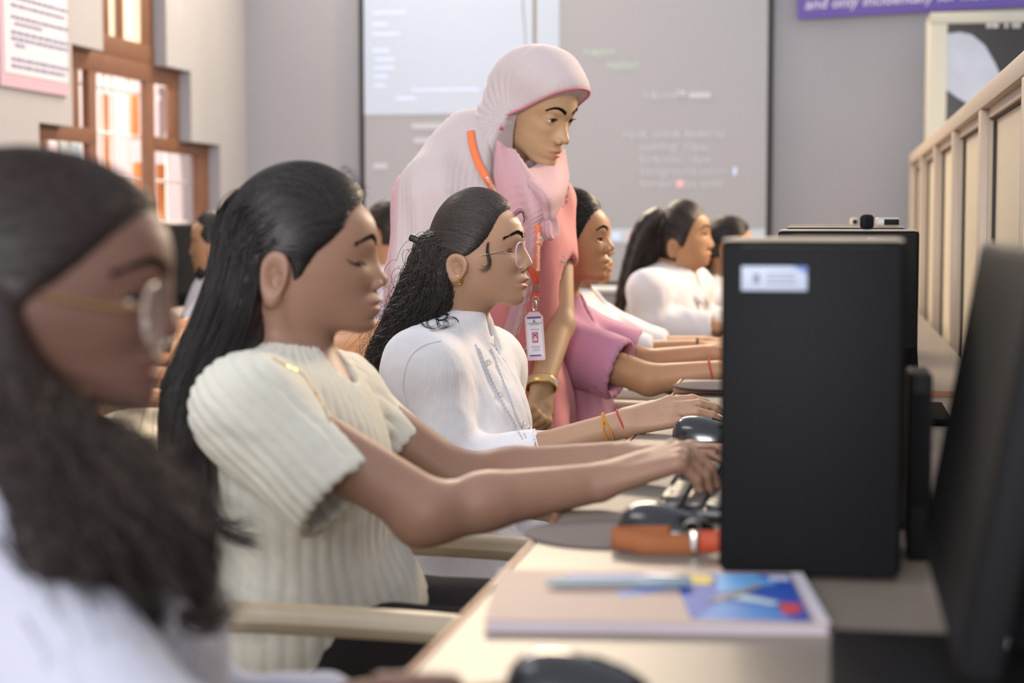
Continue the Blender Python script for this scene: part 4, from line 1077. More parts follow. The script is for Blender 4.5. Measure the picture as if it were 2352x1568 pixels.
def crown_strands(hd, cap, A, Bp, n, seed, M=20, rad=.0006, lift=.0012, noise=.03, cen=(0.0, 0, .03)):
    """strands lying on the cap from hairline directions A (local points) to the gather point Bp (local)"""
    r = np.random.default_rng(seed); A = catmull(A, 200)[r.integers(0, 200, n)]; A = A+r.normal(size=A.shape)*.003; Bp = np.asarray(Bp, float)
    Bq = Bp[r.integers(0, len(Bp), n)]+r.normal(size=(n, 3))*.004
    t = np.linspace(0, 1, M)[None, :, None]; c = V3(cen); da, db = A-c, Bq-c
    da /= np.linalg.norm(da, axis=1, keepdims=True); db /= np.linalg.norm(db, axis=1, keepdims=True)
    om = np.arccos(np.clip((da*db).sum(1), -1, .9999))[:, None, None]; so = np.sin(om)
    D = (np.sin((1-t)*om)*da[:, None]+np.sin(t*om)*db[:, None])/so
    D = D+r.normal(size=(n, 1, 3))*noise*np.sin(t*3.14)
    Pn = hd.ray_out(cap, D, cen); dirw = Pn-hd.W(cen); dirw /= np.linalg.norm(dirw, axis=2, keepdims=True)
    Pn = Pn+dirw*(lift*r.uniform(.2, 1.6, (n, 1, 1)))
    kp = ~hd.ear_test()(Pn).any(1); Pn, dirw = Pn[kp], dirw[kp]; n = len(Pn)
    T = np.gradient(Pn, axis=1); T /= np.linalg.norm(T, axis=2, keepdims=True)+1e-9
    Bn = np.cross(T, dirw); rr = rad*r.uniform(.7, 1.4, (n, 1, 1))
    V = np.stack([Pn+rr*Bn, Pn+rr*dirw, Pn-rr*Bn], 2); base = (np.arange(n)[:, None]*M+np.arange(M-1)[None])*3
    F = [np.stack([base+s, base+(s+1) % 3, base+3+(s+1) % 3, base+3+s], -1).reshape(-1, 4) for s in range(3)]
    return V.reshape(-1, 3), np.vstack(F)
line3 = hl3()
def side_line(hd, line, n=9):
    """hairline points on both sides of the head, local"""
    out = []
    for sg in (1, -1):
        for x, z in line:
            y = hd.w(z)*1.02*math.sqrt(max(.02, 1-(max(0, x-.012)/max(.02, hd.b(z)-.008))**2.35)) if z < hd.zg+.07 else .03
            out.append((x-.004, sg*y, z))
    return out
sl3 = side_line(h3, line3)
top_ = [sl3[i] for i in range(len(line3)-2)]; bot_ = [sl3[len(line3)+i] for i in range(len(line3)-2)]
clL = [(h3.R.T @ (P(985, 552, Y3)-h3.o))+V3((0, dy, 0)) for dy in (-.02, 0, .02)]
ex = [crown_strands(h3, cap3, top_[::-1]+[(h3.p(h3.zg+.05)-.02, 0, h3.zg+.06)]+bot_, clL, 3600, 5, rad=.00042, lift=.0008),
      strands(guN[:5], 3600, 60, .00055, .012, .45, wave=.0040, freq=5, seed=2, cut=.2, shell=(.0185, .012)), strands([guN[0], guN[5]], 500, 60, .00055, .012, .45, wave=.004, freq=5, seed=3, cut=.2, shell=(.0185, .012)),
      strands(guN[:3], 150, 70, .0005, .017, .7, wave=.011, freq=6, seed=4, cut=.4)]
# curl in front of the ear and stray curls on the shoulder
c1 = [P(x, y, Y3-.068) for x, y in ((1118, 560), (1117, 580), (1121, 600), (1119, 613), (1109, 620), (1098, 618))]
ex.append(strands([c1, [p_+V3((.004, -.004, .003)) for p_ in c1]], 16, 24, .0005, .0024, .6, seed=6))
ex.append(strands([[P(1178, 492, Y3), P(1196, 480, Y3-.01), P(1208, 496, Y3-.01), P(1206, 514, Y3)], [P(1184, 500, Y3), P(1200, 490, Y3-.01), P(1204, 508, Y3), P(1198, 520, Y3)]], 8, 24, .0005, .002, seed=31))
hair_cap(h3, r3, S3, .0045, mat('soft_black_brown_hair', '#38302b', .42, .5, noise=18, var=.3), extra=ex, disp=lambda V: .0018*sines(V, 160, 3))  # hair base colour lightened to imitate the veil of haze over her
tag(MB().box(P(958, 551, Y3-.012), (.030, .016, .013), np.array(Matrix.Rotation(math.radians(24), 3, 'Y')), .004, seg=3).tube([P(972, 556, Y3-.012), P(990, 562, Y3-.012)], .006, 8).build('hair_clip', mat('matt_black_clip', '#17171a', .45, .4)), 'black claw clip holding back the curly hair of kurta woman', 'hair clip')

# white kurta
M_kur = mat('white_cotton_kurta', '#ebeaee', .85, .25, noise=40, var=.02, bump=(220, .25, (1, 1, .25)), sheen=.15)
def ridged(V, sc, sd): return 1-2.2*np.abs(sines(V, sc, sd))
def folds(V):
    U = np.stack([V[:, 0]*.5+V[:, 2]*.85, V[:, 1], V[:, 2]*.25-V[:, 0]*.15], 1)
    return .004*sines(V, 30, 5)+.0034*ridged(U, 36, 11)+.0016*ridged(U*V3((1, 1, .8)), 85, 8)+.0008*sines(V, 170, 4)
def collar_cut(c, r, n=(0, 0, 1)): return rc(c, c+unit(n)*.2, r, r)
K = Shape(); sit_core(K, nb3, shN, shF, hip, -.012, waist=.125, chest=.135, hipw=.165, yw=.175)
K.u(rc(shN, elN, .060, .062), .03).u(rc(elN, P(1238, 1035, 2.95), .062, .036), .025).u(rc(shF, elF, .060, .058), .03).u(rc(elF, P(1255, 1035, 3.32), .058, .037), .025)
K.u(rc(nb3+V3((0, 0, -.035)), nb3+V3((.004, 0, .012)), .068, .060), .03)
for s_ in (-1, 1): K.u(rc(hip+V3((.02, s_*.09, .0)), hip+V3((.40, s_*.09, .015)), .095, .080), .05)
K.u(rc(hip+V3((.05, 0, -.02)), hip+V3((.33, 0, -.01)), .09, .08), .05)
K.cut(rc(nb3+V3((-.010, 0, -.03)), h3.W((-.02, 0, -.03)), .049, .056), .008)
K.cut(rc(nb3+V3((.062, 0, -.055)), nb3+V3((.085, 0, .08)), .012, .03), .01)
cu = P(1250, 1032, 2.95); dcu = unit(P(1250, 1032, 2.95)-elN); K.cut(half(cu, -dcu) if False else rc(cu+dcu*.031, cu+dcu*.09, .05, .05), .002)
SK = surf(cloth('kurta', K, .0055, M_kur, r3, folds, it=2))
M_lace = mat('white_lace_edging', '#c9c8cf', .8, .2); M_btn = mat('pearl_shirt_button', '#d9d3c4', .25, .5)
for px_, py_ in ((1121, 832), (1148, 905), (1205, 970)):
    p_ = SK(px_, py_); d_ = unit(CAM-p_); sx, ux, dz = frame(d_); MB().lathe([(.0042, 0), (.0055, .001), (.0055, .002), (.004, .0026), (.0015, .002)], p_+d_*.0005, 14, R=np.stack([sx, ux, dz], 1)).build('kurta_button', M_btn, r3)
lm = MB()
for row in (((1092, 790), (1115, 850), (1140, 900), (1168, 950), (1195, 1000)), ((1128, 800), (1150, 860), (1168, 905), (1185, 950), (1208, 1005)), ((1100, 800), (1125, 862), (1150, 915), (1178, 965), (1200, 1008))):
    q = [SK(*a_, .0012) for a_ in catmull([(x, y, 0) for x, y in row], 26)[:, :2]]; q = [p_ for p_ in q if p_ is not None]
    lm.tube(q, .0013, 5)
    for i in range(1, len(q)-1): lm.sphere(q[i], .0021, 6)
lm.build('kurta_lace', M_lace, r3)
sm_ = MB(); sm_.tube([SK(x, y, .0006) for x, y in catmull([(1012, 782, 0), (975, 792, 0), (945, 815, 0), (930, 850, 0), (926, 890, 0), (934, 930, 0)], 30)[:, :2]], .0010, 6)
sm_.tube([SK(x, y, .0006) for x, y in catmull([(1128, 786, 0), (1150, 815, 0), (1178, 860, 0), (1200, 915, 0), (1216, 965, 0), (1224, 1010, 0)], 30)[:, :2]], .0010, 6)
sm_.tube(around(cu-dcu*.006, dcu, .0385), .0013, 6, closed=True); sm_.build('kurta_seam', M_kur, r3)
cu_ = []
for i, (cx_, cy_, r_, a0, a1) in enumerate(((1012, 724, 15, 3.4, 9.2), (1024, 736, 20, 1.2, 6.4), (1002, 742, 22, 2.6, 7.4), (1016, 744, 13, .6, 7.0), (1036, 742, 17, .2, 3.8), (990, 735, 24, 3.2, 5.6))):
    q = [SK(cx_+r_*math.cos(t), cy_-r_*.75*math.sin(t), .003+.0012*(i % 3)) for t in np.linspace(a0, a1, 26)]; q = [p_ for p_ in q if p_ is not None and abs(p_[1]-2.98) < .25]
    if len(q) > 6: cu_.append(strands([q], 5, 44, .00045, .0014, .5, seed=20+i))
Vc, Fc = join(cu_); mk('hair_curls', Vc, Fc, M_hair, r3)
# collar stand
cm = MB(); a_ = np.linspace(-2.6, 2.6, 40); cc = nb3+V3((.0, 0, .0))
cm.sheet([[cc+V3((.063*math.cos(t)+.006, .066*math.sin(t), z-.030*math.cos(t)*.55-.01)) for t in a_] for z in np.linspace(-.012, .022, 5)])
cm.build('kurta_collar', M_kur, r3, solid=.003, ang=60)

# glasses with pink rims
M_rim = mat('pale_pink_clear_rim', '#c9a2b4', .25, .5); M_lens = mat('clear_spectacle_lens', '#f2eef4', .05, .5, alpha=.12); M_wire = mat('thin_gold_grey_wire', '#a89888', .3, .5, 1)
def glasses(hd, root_label, xg, zc, rx, rz, mt_rim, mt_wire, rimr=.0018, shape='round', tilt=0, sep=.032, earpt=None, name='eyeglasses'):
    t = thing(name, hd.W((xg, 0, zc)), root_label, 'glasses')
    for sg in (1, -1):
        a_ = np.linspace(0, 2*math.pi, 33)[:-1]
        e_ = 2.6
        ring = [hd.W((xg-.0055*(abs(sep+rx*math.cos(t_))/.05)**2, sg*(sep+rx*np.sign(math.cos(t_))*abs(math.cos(t_))**(2/e_)), zc+rz*np.sign(math.sin(t_))*abs(math.sin(t_))**(2/e_)*(1 if math.sin(t_) > 0 else 1.12))) for t_ in a_]
        MB().tube(ring, rimr, 8, closed=True, up=hd.f).build('rim', mt_rim, t)
        c_ = np.mean(ring, 0); MB().add(np.vstack([ring, [c_]]), [(i, (i+1) % 32, 32) for i in range(32)]).build('lens', M_lens, t, ang=None)
        o_ = hd.W((xg-.010, sg*(sep+rx+.001), zc+rz*.35)); ep = earpt or (hd.ec[0]+hd.ea*.8, hd.ec[1]+hd.eb*.75)
        MB().tube(catmull([o_, hd.W((xg-.03, sg*(hd.earY+.006), zc+rz*.30)), hd.W((ep[0]+.01, sg*(hd.earY+.006), ep[1])), hd.W((ep[0]-.025, sg*(hd.earY+.002), ep[1]-.012))], 16), .0011, 6).build('temple', mt_wire, t)
        MB().tube(catmull([hd.W((xg-.001, sg*(sep-rx*.96), zc-rz*.1)), hd.W((xg-.007, sg*.010, zc-rz*.45)), hd.W((xg-.010, sg*.0105, zc-rz*.62))], 8), .0009, 5).build('nose_pad', mt_wire, t)
    MB().tube(catmull([hd.W((xg, sep-rx, zc+rz*.25)), hd.W((xg+.002, 0, zc+rz*.42)), hd.W((xg, -(sep-rx), zc+rz*.25))], 10), rimr*.8, 6).build('bridge', mt_wire, t)
    return t
g_ = h3.R.T @ (P(1203, 588, Y3)-h3.o)
glasses(h3, 'pink-rimmed glasses on the woman in the white kurta', h3.eye[0]+.024, h3.eye[1]-.007, .0245, .0215, M_rim, M_wire, .0014)
# earring, threads
e_ = thing('earring', h3.W((h3.ec[0]+.003, -(h3.earY+.012), h3.ec[1]-h3.eb*.92)), 'round gold stud earring of the woman in white kurta', 'earring')
ep = V3(e_.location); d_ = -h3.l; sx, ux, dz = frame(d_); Rr = np.stack([sx, ux, dz], 1)
m = MB(); a_ = np.linspace(0, 2*math.pi, 20)[:-1]; m.tube([ep+Rr @ V3((.0062*math.cos(t), .0078*math.sin(t), 0)) for t in a_], .0012, 6, closed=True); m.build('ring', M_gold, e_)
m = MB(); m.tube([ep+Rr @ V3((.0028*math.cos(t), .0032*math.sin(t), .001)) for t in a_], .0010, 6, closed=True)
for t in a_[::3]: m.sphere(ep+Rr @ V3((.0047*math.cos(t), .0058*math.sin(t), .0005)), .0013, 6)
m.build('filigree', M_gold, e_)
M_red = mat('red_thread', '#b8404a', .7, .2); M_ythr = mat('yellow_orange_thread', '#c88a2c', .7, .2, noise=500, var=.35)
axw = unit(wrN-elN); w1 = elN+(wrN-elN)*.975
tb = thing('thread_bracelet', w1, 'red thread bracelet nearer the hand on the mouse wrist', 'bracelet'); MB().tube(around(w1, axw, .0262, 1.0, wob=.002), .0017, 6, closed=True).build('thread', M_red, tb)
w2 = elN+(wrN-elN)*.895; tb = thing('thread_bracelet', w2, 'twisted yellow and orange thread bracelet on the mouse wrist', 'bracelet')
m = MB(); m.tube(around(w2+axw*.002, axw, .0272, wob=.004), .0019, 6, closed=True); m.tube(around(w2-axw*.003, axw, .0278, wob=-.003), .0019, 6, closed=True); m.build('thread', M_ythr, tb)
m = MB(); kq = w2+V3((.006, -.012, -.027)); m.sphere(kq, .0036, 8); m.tube([kq, kq+V3((.008, -.002, -.010))], .0014, 5); m.tube([kq, kq+V3((.004, -.003, -.012))], .0012, 5); m.build('knot', mat('orange_thread_knot', '#b8602c', .7, .2), tb)

# ---------------------------------------------------------------- woman in cream ribbed top (left of the kurta woman)
Y2 = 2.25
M_sk2 = skin('brown_skin', '#94715e')
h2 = Head((664, 630), [(836, 452), (846, 470), (853, 490), (859, 508), (862, 525), (862, 540), (858, 560), (859, 580), (868, 602), (879, 622), (889, 636), (892, 643), (887, 656), (871, 664), (864, 668), (872, 679), (881, 690), (872, 700), (876, 712), (866, 727), (858, 732), (861, 748), (856, 760), (842, 769)], Y2, (528, 560), (700, 392), (820, 597), ((604, 578), (662, 686)), open_=.05, gaze=-.42, width=1.0)
r2 = thing('person', P(690, 1500, Y2)*V3((1, 1, 0)), 'woman in cream ribbed top with long straight hair typing', 'person')
nb2 = P(664, 838, Y2); shN2, shF2 = P(575, 930, 2.08), P(770, 905, 2.41)
elN2, wrN2, knN2 = P(985, 1172, 2.05), P(1375, 1108, 2.16), P(1560, 1042, 2.19)
elF2, wrF2, knF2 = P(1050, 1098, 2.42), P(1440, 1052, 2.40), P(1585, 1028, 2.38)
hip2 = P(690, 1465, Y2)
b2 = Shape().u(h2, .01).u(rc(h2.W((-.012, 0, -.05)), nb2+V3((0.005, 0, -.03)), .050, .060), .045)
sit_core(b2, nb2, shN2, shF2, hip2, .022)
b2.u(rc(shN2, elN2, .043, .0375), .03).u(rc(elN2+V3((-.012, 0, -.012)), elN2+(wrN2-elN2)*.35, .034, .036), .02).u(rc(elN2+(wrN2-elN2)*.3, wrN2, .0365, .0245), .01)
b2.u(rc(shF2, elF2, .042, .036), .03).u(rc(elF2, elF2+(wrF2-elF2)*.35, .035, .035), .02).u(rc(elF2+(wrF2-elF2)*.3, wrF2, .035, .0245), .01)
nl2 = []
hand(b2, wrN2, knN2, (-.35, -.35, .87), 1, [(42, 38, 22), (50, 36, 22), (58, 34, 20), (62, 30, 18)], nails=nl2)
hand(b2, wrF2, knF2, (-.1, .1, 1), -1, [(18, 26, 18), (14, 26, 16), (18, 24, 16), (22, 24, 14)], nails=nl2)
def legs(S_, hip, floor_x=.42, dz=.0, w=.09, r0=.078, r1=.056):
    for s_ in (-1, 1):
        kn_ = hip+V3((floor_x, s_*w, dz)); S_.u(rc(hip+V3((.02, s_*w, -.01)), kn_, r0, r1), .03).u(rc(kn_, V3((kn_[0]+.02, kn_[1], .09)), r1-.004, .036), .03).u(rc(V3((kn_[0]+.0, kn_[1], .045)), V3((kn_[0]+.15, kn_[1], .035)), .037, .03), .03)
legs(b2, hip2)
blk = [(h2.W((0, 0, 0))+V3((-.15, -.13, -.168)), h2.W((0, 0, 0))+V3((.19, .13, .17)), .0019), (h2.o+V3((-.22, -.28, -.80)), h2.o+V3((.62, .42, -.165)), .012),
       bnd(shN2, elN2, wrN2, pad=.05)+(.0055,), bnd(shF2, elF2, wrF2, pad=.05)+(.0055,), bnd(wrN2, knN2, knN2+V3((.06, 0, -.05)), pad=.04)+(.0022,), bnd(wrF2, knF2, knF2+V3((.08, 0, -.03)), pad=.04)+(.0022,)]
body(r2, b2, blk, [M_sk2, M_eye, M_iris], [h2], nl2)
brows(h2, r2, [(.012, h2.zg+.001), (.022, h2.zg+.009), (.034, h2.zg+.010), (.058, h2.zg-.001)], rad=.0013, n=150)
lp = MB(); ll = [onto(h2, x, y, 1.9)+V3((0, -.0006, 0)) for x, y in catmull([(797, 595, 0), (805, 601, 0), (815, 605, 0), (825, 606, 0), (832, 603, 0)], 14)[:, :2]]
lp.tube(ll, np.linspace(.0006, .0015, 14), 6)
for i in range(3, 14): lp.tube(catmull([ll[i], ll[i]+V3((.002+.0002*i, -.001, -.0022)), ll[i]+V3((.004+.0003*i, -.0016, -.0030))], 5), [.0006, .0006, .0005, .0004, .0002], 4)
lp.build('eyelashes', M_brow, r2)
# trousers
M_blktr = mat('black_trousers', '#2c2728', .85, .2, bump=(120, .15))
T2 = Shape()
T2.u(ell(hip2+V3((0, 0, -.02)), (.14, .17, .11)), .04)
for s_ in (-1, 1): T2.u(rc(hip2+V3((.02, s_*.09, -.01)), hip2+V3((.42, s_*.09, .0)), .088, .066), .04).u(rc(hip2+V3((.42, s_*.09, 0)), V3((hip2[0]+.44, hip2[1]+s_*.09, .10)), .064, .05), .03)
T2.cut(half((0, 0, .11), (0, 0, -1)) if False else (lambda x, y, z: z-.11), .003)
cloth('trousers', T2, .010, M_blktr, r2, lambda V: .003*sines(V, 40, 9))
# cream ribbed top
M_crm = mat('cream_ribbed_cotton', '#d9d6c8', .9, .2, noise=60, var=.02, bump=(420, .2), sheen=.1)
cN, cF = P(783, 1147, 2.045), P(918, 1040, 2.42); dN, dF = unit(cN-shN2), unit(cF-shF2)
K2 = Shape(); sit_core(K2, nb2, shN2, shF2, hip2, -.006, waist=.118, chest=.122, hipw=.150, yw=.175)
K2.u(ell(P(830, 1365, 2.27), (.075, .10, .07)), .05).u(ell(P(700, 1440, 2.25), (.155, .17, .11)), .05)
K2.u(rc(shN2+V3((.0, 0, -.01)), cN+dN*.03, .068, .066), .035).u(rc(shF2+V3((0, 0, -.012)), cF+dF*.03, .062, .056), .035)
K2.u(rc(nb2+V3((0, 0, -.045)), nb2+V3((.0, 0, -.012)), .066, .058), .03)
K2.cut(rc(nb2+V3((.006, 0, -.03)), h2.W((-.01, 0, -.03)), .049, .058), .008)
K2.cut(rc(nb2+V3((.055, 0, -.055)), nb2+V3((.085, 0, .06)), .02, .035), .012)
for c_, d_, r_ in ((cN, dN, .0605), (cF, dF, .050)):
    K2.cut(rc(c_+d_*.052, c_+d_*.16, .092, .10) if False else (lambda x, y, z, c_=c_, d_=d_: np.maximum(-((x-c_[0])*d_[0]+(y-c_[1])*d_[1]+(z-c_[2])*d_[2]), np.sqrt((x-c_[0]-d_[0]*.05)**2+(y-c_[1]-d_[1]*.05)**2+(z-c_[2]-d_[2]*.05)**2)-.11)), .003)
    K2.cut(rc(c_-d_*.03, c_+d_*.04, r_-.011, r_-.008), .003)
def ribs(V):
    aN, aF = rc(shN2, cN, .07, .066)(*V.T), rc(shF2, cF, .064, .058)(*V.T)
    pN = unit(np.cross(dN, (0, 1, 0))); pF = unit(np.cross(dF, (0, 1, 0)))
    sN, sF = V @ pN, V @ pF; wob = .0035*sines(V, 60, 4)
    an = np.arctan2(V[:, 1]-Y2, V[:, 0]-nb2[0]); sT = an*.135
    f = lambda s, p: np.abs(np.sin((s+wob)*math.pi/p))**.8
    dT, dNn, dFf = f(sT, .0175), f(sN, .0155), f(sF, .0155)
    wN = np.clip((.018-aN)/.012, 0, 1); wF = np.clip((.018-aF)/.012, 0, 1)*(1-wN)
    low = V[:, 2] < hip2[2]+.02
    return (.0042)*(dNn*wN+dFf*wF+dT*(1-wN-wF)*.6)-.003+.0025*sines(V, 45, 12)+.0012*sines(V, 180, 5)
SK2 = surf(cloth('ribbed_top', K2, .0042, M_crm, r2, ribs, it=2, lo=hip2+V3((-.4, -.4, -.055))))
# necklace
q = [SK2(x, y, .0012) for x, y in catmull([(626, 822, 0), (650, 836, 0), (690, 856, 0), (712, 885, 0), (740, 930, 0), (759, 968, 0)], 34)[:, :2]]
tag(MB().tube(q, .0010, 6).build('necklace', M_gold), 'thin gold chain necklace on the cream ribbed top', 'necklace')
# hair
l2 = [((x-664)*h2.m, -(y-630)*h2.m) for x, y in ((842, 450), (822, 474), (800, 490), (786, 522), (758, 550), (724, 578), (708, 605), (694, 632), (682, 640), (640, 700), (620, 720))]
cap2 = cap_shape(h2, l2, .013, zlow=-.05)
S2 = Shape().u(cap2)
g2 = [[P(x, y, Y2+dy) for x, y, dy in g] for g in (
    [(540, 480, .0), (520, 560, -.01), (498, 660, -.02), (455, 765, -.03), (400, 885, -.04), (388, 985, -.04), (405, 1110, -.03), (430, 1250, -.02), (450, 1360, .0)],
    [(570, 520, -.05), (545, 600, -.06), (520, 690, -.07), (480, 790, -.09), (430, 900, -.11), (412, 1000, -.12), (420, 1110, -.11), (436, 1240, -.09), (462, 1390, -.05)],
    [(590, 560, -.065), (575, 630, -.075), (552, 720, -.085), (512, 815, -.11), (458, 920, -.145), (434, 1010, -.16), (436, 1110, -.15), (446, 1230, -.12), (470, 1340, -.08)],
    [(588, 590, -.062), (576, 650, -.070), (560, 740, -.08), (530, 820, -.105), (490, 915, -.15), (450, 1005, -.175), (448, 1100, -.17), (462, 1180, -.15), (490, 1260, -.13)],
    [(584, 640, -.050), (585, 700, -.052), (588, 760, -.058), (565, 815, -.085), (515, 890, -.13), (462, 985, -.165), (455, 1080, -.165), (468, 1160, -.15), (500, 1220, -.13)],
    [(560, 500, .05), (530, 600, .06), (510, 700, .07), (470, 800, .06), (420, 910, .03), (400, 1010, .0), (408, 1120, -.02), (430, 1250, -.02), (455, 1380, .0)])]
for g, q_ in zip(g2, ((580, 425), (612, 455), (645, 492), (655, 535), (632, 560))): g.insert(0, (lambda w: w+unit(h2.W((0, 0, .03))-w)*.0185)(onto(cap2, *q_, 1.8)))
for g in g2:
    gg = catmull(g[1:] if len(g) == 10 else g, 15)
    for i in range(14): S2.u(rc(gg[i], gg[i+1], max(.006, .0165-.0007*i), max(.006, .0165-.0007*(i+1))), .009)
ear_gap(h2, S2, .003)
g2 = [lift(g, cap2, h2, -.0145) if i < 5 else catmull(g, 22) for i, g in enumerate(g2)]
sl = side_line(h2, l2); k_ = len(l2); top_, bot_ = [sl[i] for i in range(k_-2)], [sl[k_+i] for i in range(k_-2)]
bk = [h2.R.T @ (P(x, y, Y2+dy)-h2.o) for x, y, dy in ((545, 540, -.02), (560, 570, -.05), (585, 590, -.065), (548, 560, .03))]
ex = [crown_strands(h2, cap2, top_[::-1]+[(h2.p(h2.zg+.05)-.015, 0, h2.zg+.065)]+bot_, bk, 3600, 15, rad=.00045, lift=.0009, noise=.05),
      strands(g2[:5], 3600, 70, .0006, .01, .5, wave=.0006, freq=1.0, seed=12, cut=.18, shell=(.021, .011), avoid=h2.ear_test()), strands([g2[0], g2[5]], 400, 40, .0007, .01, wave=.0008, freq=1.5, seed=13, shell=(.021, .011)),
      strands(g2[:5], 160, 40, .0005, .012, .8, wave=.004, freq=1.6, seed=14, cut=.25)]
fl = [P(x, y, 2.06) for x, y in ((462, 1000), (458, 1080), (470, 1150), (500, 1205), (540, 1235), (585, 1247))]
ex.append(strands([fl, [p_+V3((-.006, .005, .0)) for p_ in fl]], 60, 40, .0006, .003, .5, seed=16))
fl = [P(x, y, 2.06) for x, y in ((470, 1100), (480, 1165), (510, 1195), (550, 1198), (580, 1185))]
ex.append(strands([fl], 14, 30, .0005, .0025, .5, seed=17))
ff = [h2.W((h2.p(h2.zg+.06)-.012+dx, -.02+.01*i, h2.zg+.07)) for i, dx in enumerate((0, .004, .002))]
for i in range(12):
    r_ = np.random.default_rng(100+i); a0 = P(780+i*4.4, 388+i*5.0, Y2-.03+.002*i); ex.append(strands([[a0, a0+V3((.007, 0, .004)), a0+V3((.013, r_.uniform(-.006, .006), r_.uniform(-.004, .004)))]], 2, 10, .0004, .002, seed=200+i))
hair_cap(h2, r2, S2, .0042, M_hair, extra=ex, it=4)
MBn = MB().sphere(h2.W((h2.ec[0]+.006, -(h2.earY+.009), h2.ec[1]-h2.eb*.9)), .0028, 10)
tag(MBn.build('earring', M_gold), 'tiny gold ear stud of the woman in cream top', 'earring')

# ---------------------------------------------------------------- standing woman in the pale pink headscarf
YH = 3.80
M_skh = skin('light_brown_skin', '#b8936f')
hh = Head((0, 0), None, YH, None, None, None, None, canon=CANON, yaw=math.radians(-30), pitch=math.radians(24), roll=math.radians(2), sc=1.04, eye_at=(1291, 277), open_=.72, gaze=-.06, width=1.0)
rh = thing('person', P(1110, 1400, YH)*V3((1, 1, 0))+V3((0, .05, 0)), 'standing woman in pale pink headscarf leaning over the seated women', 'person')
nbh = hh.W((-.055, 0, -.125))
shR, shL = P(1035, 490, 3.74), P(1270, 462, 3.94)          # her right shoulder is the near one
hiph = P(1080, 960, 3.86)
elL, wrL = P(1280, 745, 3.80), P(1246, 880, 3.66)
flL = P(1236, 972, 3.60)
bh = Shape().u(hh, .01).u(rc(hh.W((-.02, 0, -.06)), nbh, .052, .058), .03)
bh.u(rc(shR, shL, .05, .05), .06).u(ell((shR+shL)/2*.6+hiph*.4, (.11, .14, .19)), .06).u(ell(hiph, (.13, .15, .16)), .06)
bh.u(rc(shL, elL, .044, .038), .03).u(rc(elL, wrL, .037, .026), .012)
elR, wrR = P(985, 800, 3.74), P(1060, 960, 3.72)
bh.u(rc(shR, elR, .044, .038), .03).u(rc(elR, wrR, .037, .026), .012)
hand(bh, wrL, wrL+(flL-wrL)*.82, (.75, -.62, .1), 1, [(70, 85, 50), (76, 85, 50), (80, 85, 50), (84, 85, 45)], sc=.98)
for s_ in (-1, 1):
    kn_ = V3((hiph[0]+.0, hiph[1]+s_*.085, .48)); bh.u(rc(hiph+V3((0, s_*.085, -.05)), kn_, .085, .055), .04).u(rc(kn_, V3((kn_[0]-.02, kn_[1], .08)), .052, .036), .03).u(rc(V3((kn_[0]-.03, kn_[1], .045)), V3((kn_[0]+.14, kn_[1], .035)), .037, .03), .03)
blk = [(hh.o+V3((-.12, -.14, -.13)), hh.o+V3((.17, .14, .13)), .0022), bnd(shL, elL, wrL, pad=.05)+(.005,), bnd(wrL, flL, pad=.06)+(.0022,), (V3((hiph[0]-.25, hiph[1]-.35, 0)), V3((hiph[0]+.35, hiph[1]+.3, hh.o[2]-.12)), .012)]
body(rh, bh, blk, [M_skh, M_eye, M_iris], [hh])
brows(hh, rh, [(.010, hh.zg-.001), (.022, hh.zg+.006), (.036, hh.zg+.007), (.050, hh.zg-.002)], rad=.0011, n=170)

M_hij = mat('pale_pink_crinkled_scarf', '#c2b3b2', .85, .25, tint=True, bump=(150, .42, (1.6, 1.6, .16)), sheen=.15)
M_drs = mat('coral_pink_dress_cloth', '#d68685', .75, .3, noise=6, var=.05, bump=(60, .12), sheen=.1)
# headscarf wrapped round the head and neck
HS = Shape().u(ell(hh.W((.000, 0, .050)), (.113, .090, .100), hh.R), .03)
HS.u(rc(hh.W((-.028, 0, .02)), P(1158, 318, 3.82), .086, .074), .05)
HS.u(rc(P(1158, 318, 3.82), P(1150, 420, 3.80), .070, .075), .05)
HS.u(ell(hh.W((.034, 0, -.06)), (.062, .074, .075), hh.R), .03)
HS.u(rc(hh.W((.070, 0, .082)), hh.W((.02, 0, .09)), .028, .046, (hh.l, .55)), .04)
HS0 = Shape(); HS0.ops = list(HS.ops)
EA, EB = (.020, .000), 1.10                         # face edge, side view: rises from in front of the ear to over the forehead
def opening(x, y, z):
    a, b_, c_ = hh.loc(x, y, z)
    return np.maximum(np.maximum((c_-(EA[1]+(a-EA[0])*EB))*.67, (EA[0]+.10*np.clip(-c_, 0, 1)-a)*.95), -.116-c_)
HS.cut(opening, .004)
HS.cut(ell(hh.W((.020, 0, -.014)), (.092, .0685, .106), hh.R), .005)          # hollow behind the face edge
Vh, Fh = nets(HS, *HS.bounds(.02), .0042); Vh = relax(Vh, Fh, 2)
hp = lambda V: np.stack(hh.loc(*V.T), 1)
def folds_h(V):
    L_ = hp(V); r_ = np.hypot(L_[:, 0]-.03, L_[:, 2]+.03)
    return .0022*np.sin(np.arctan2(L_[:, 2]+.01, L_[:, 0]-.02)*26+8*L_[:, 1]+2*sines(V, 22, 3))*np.clip((.06-L_[:, 0])/.06, 0, 1)*np.clip((.09-L_[:, 2])/.08, .15, 1)+.0010*sines(V, 60, 4)
Vh = Vh+normals(Vh, Fh)*folds_h(Vh)[:, None]
def scarf_tint(V, pink=.0): return np.tile(np.array([1.0, 1-.27*pink, 1-.22*pink]), (len(V), 1))
scarf = mk('headscarf', Vh, Fh, M_hij, rh, col=scarf_tint(Vh))
M_trim = mat('rose_scarf_edging', '#c87480', .7, .3)
e1 = unit(V3((1, 0, EB))); Oc = V3((EA[0], 0, EA[1]))+e1*.045; tr_ = []
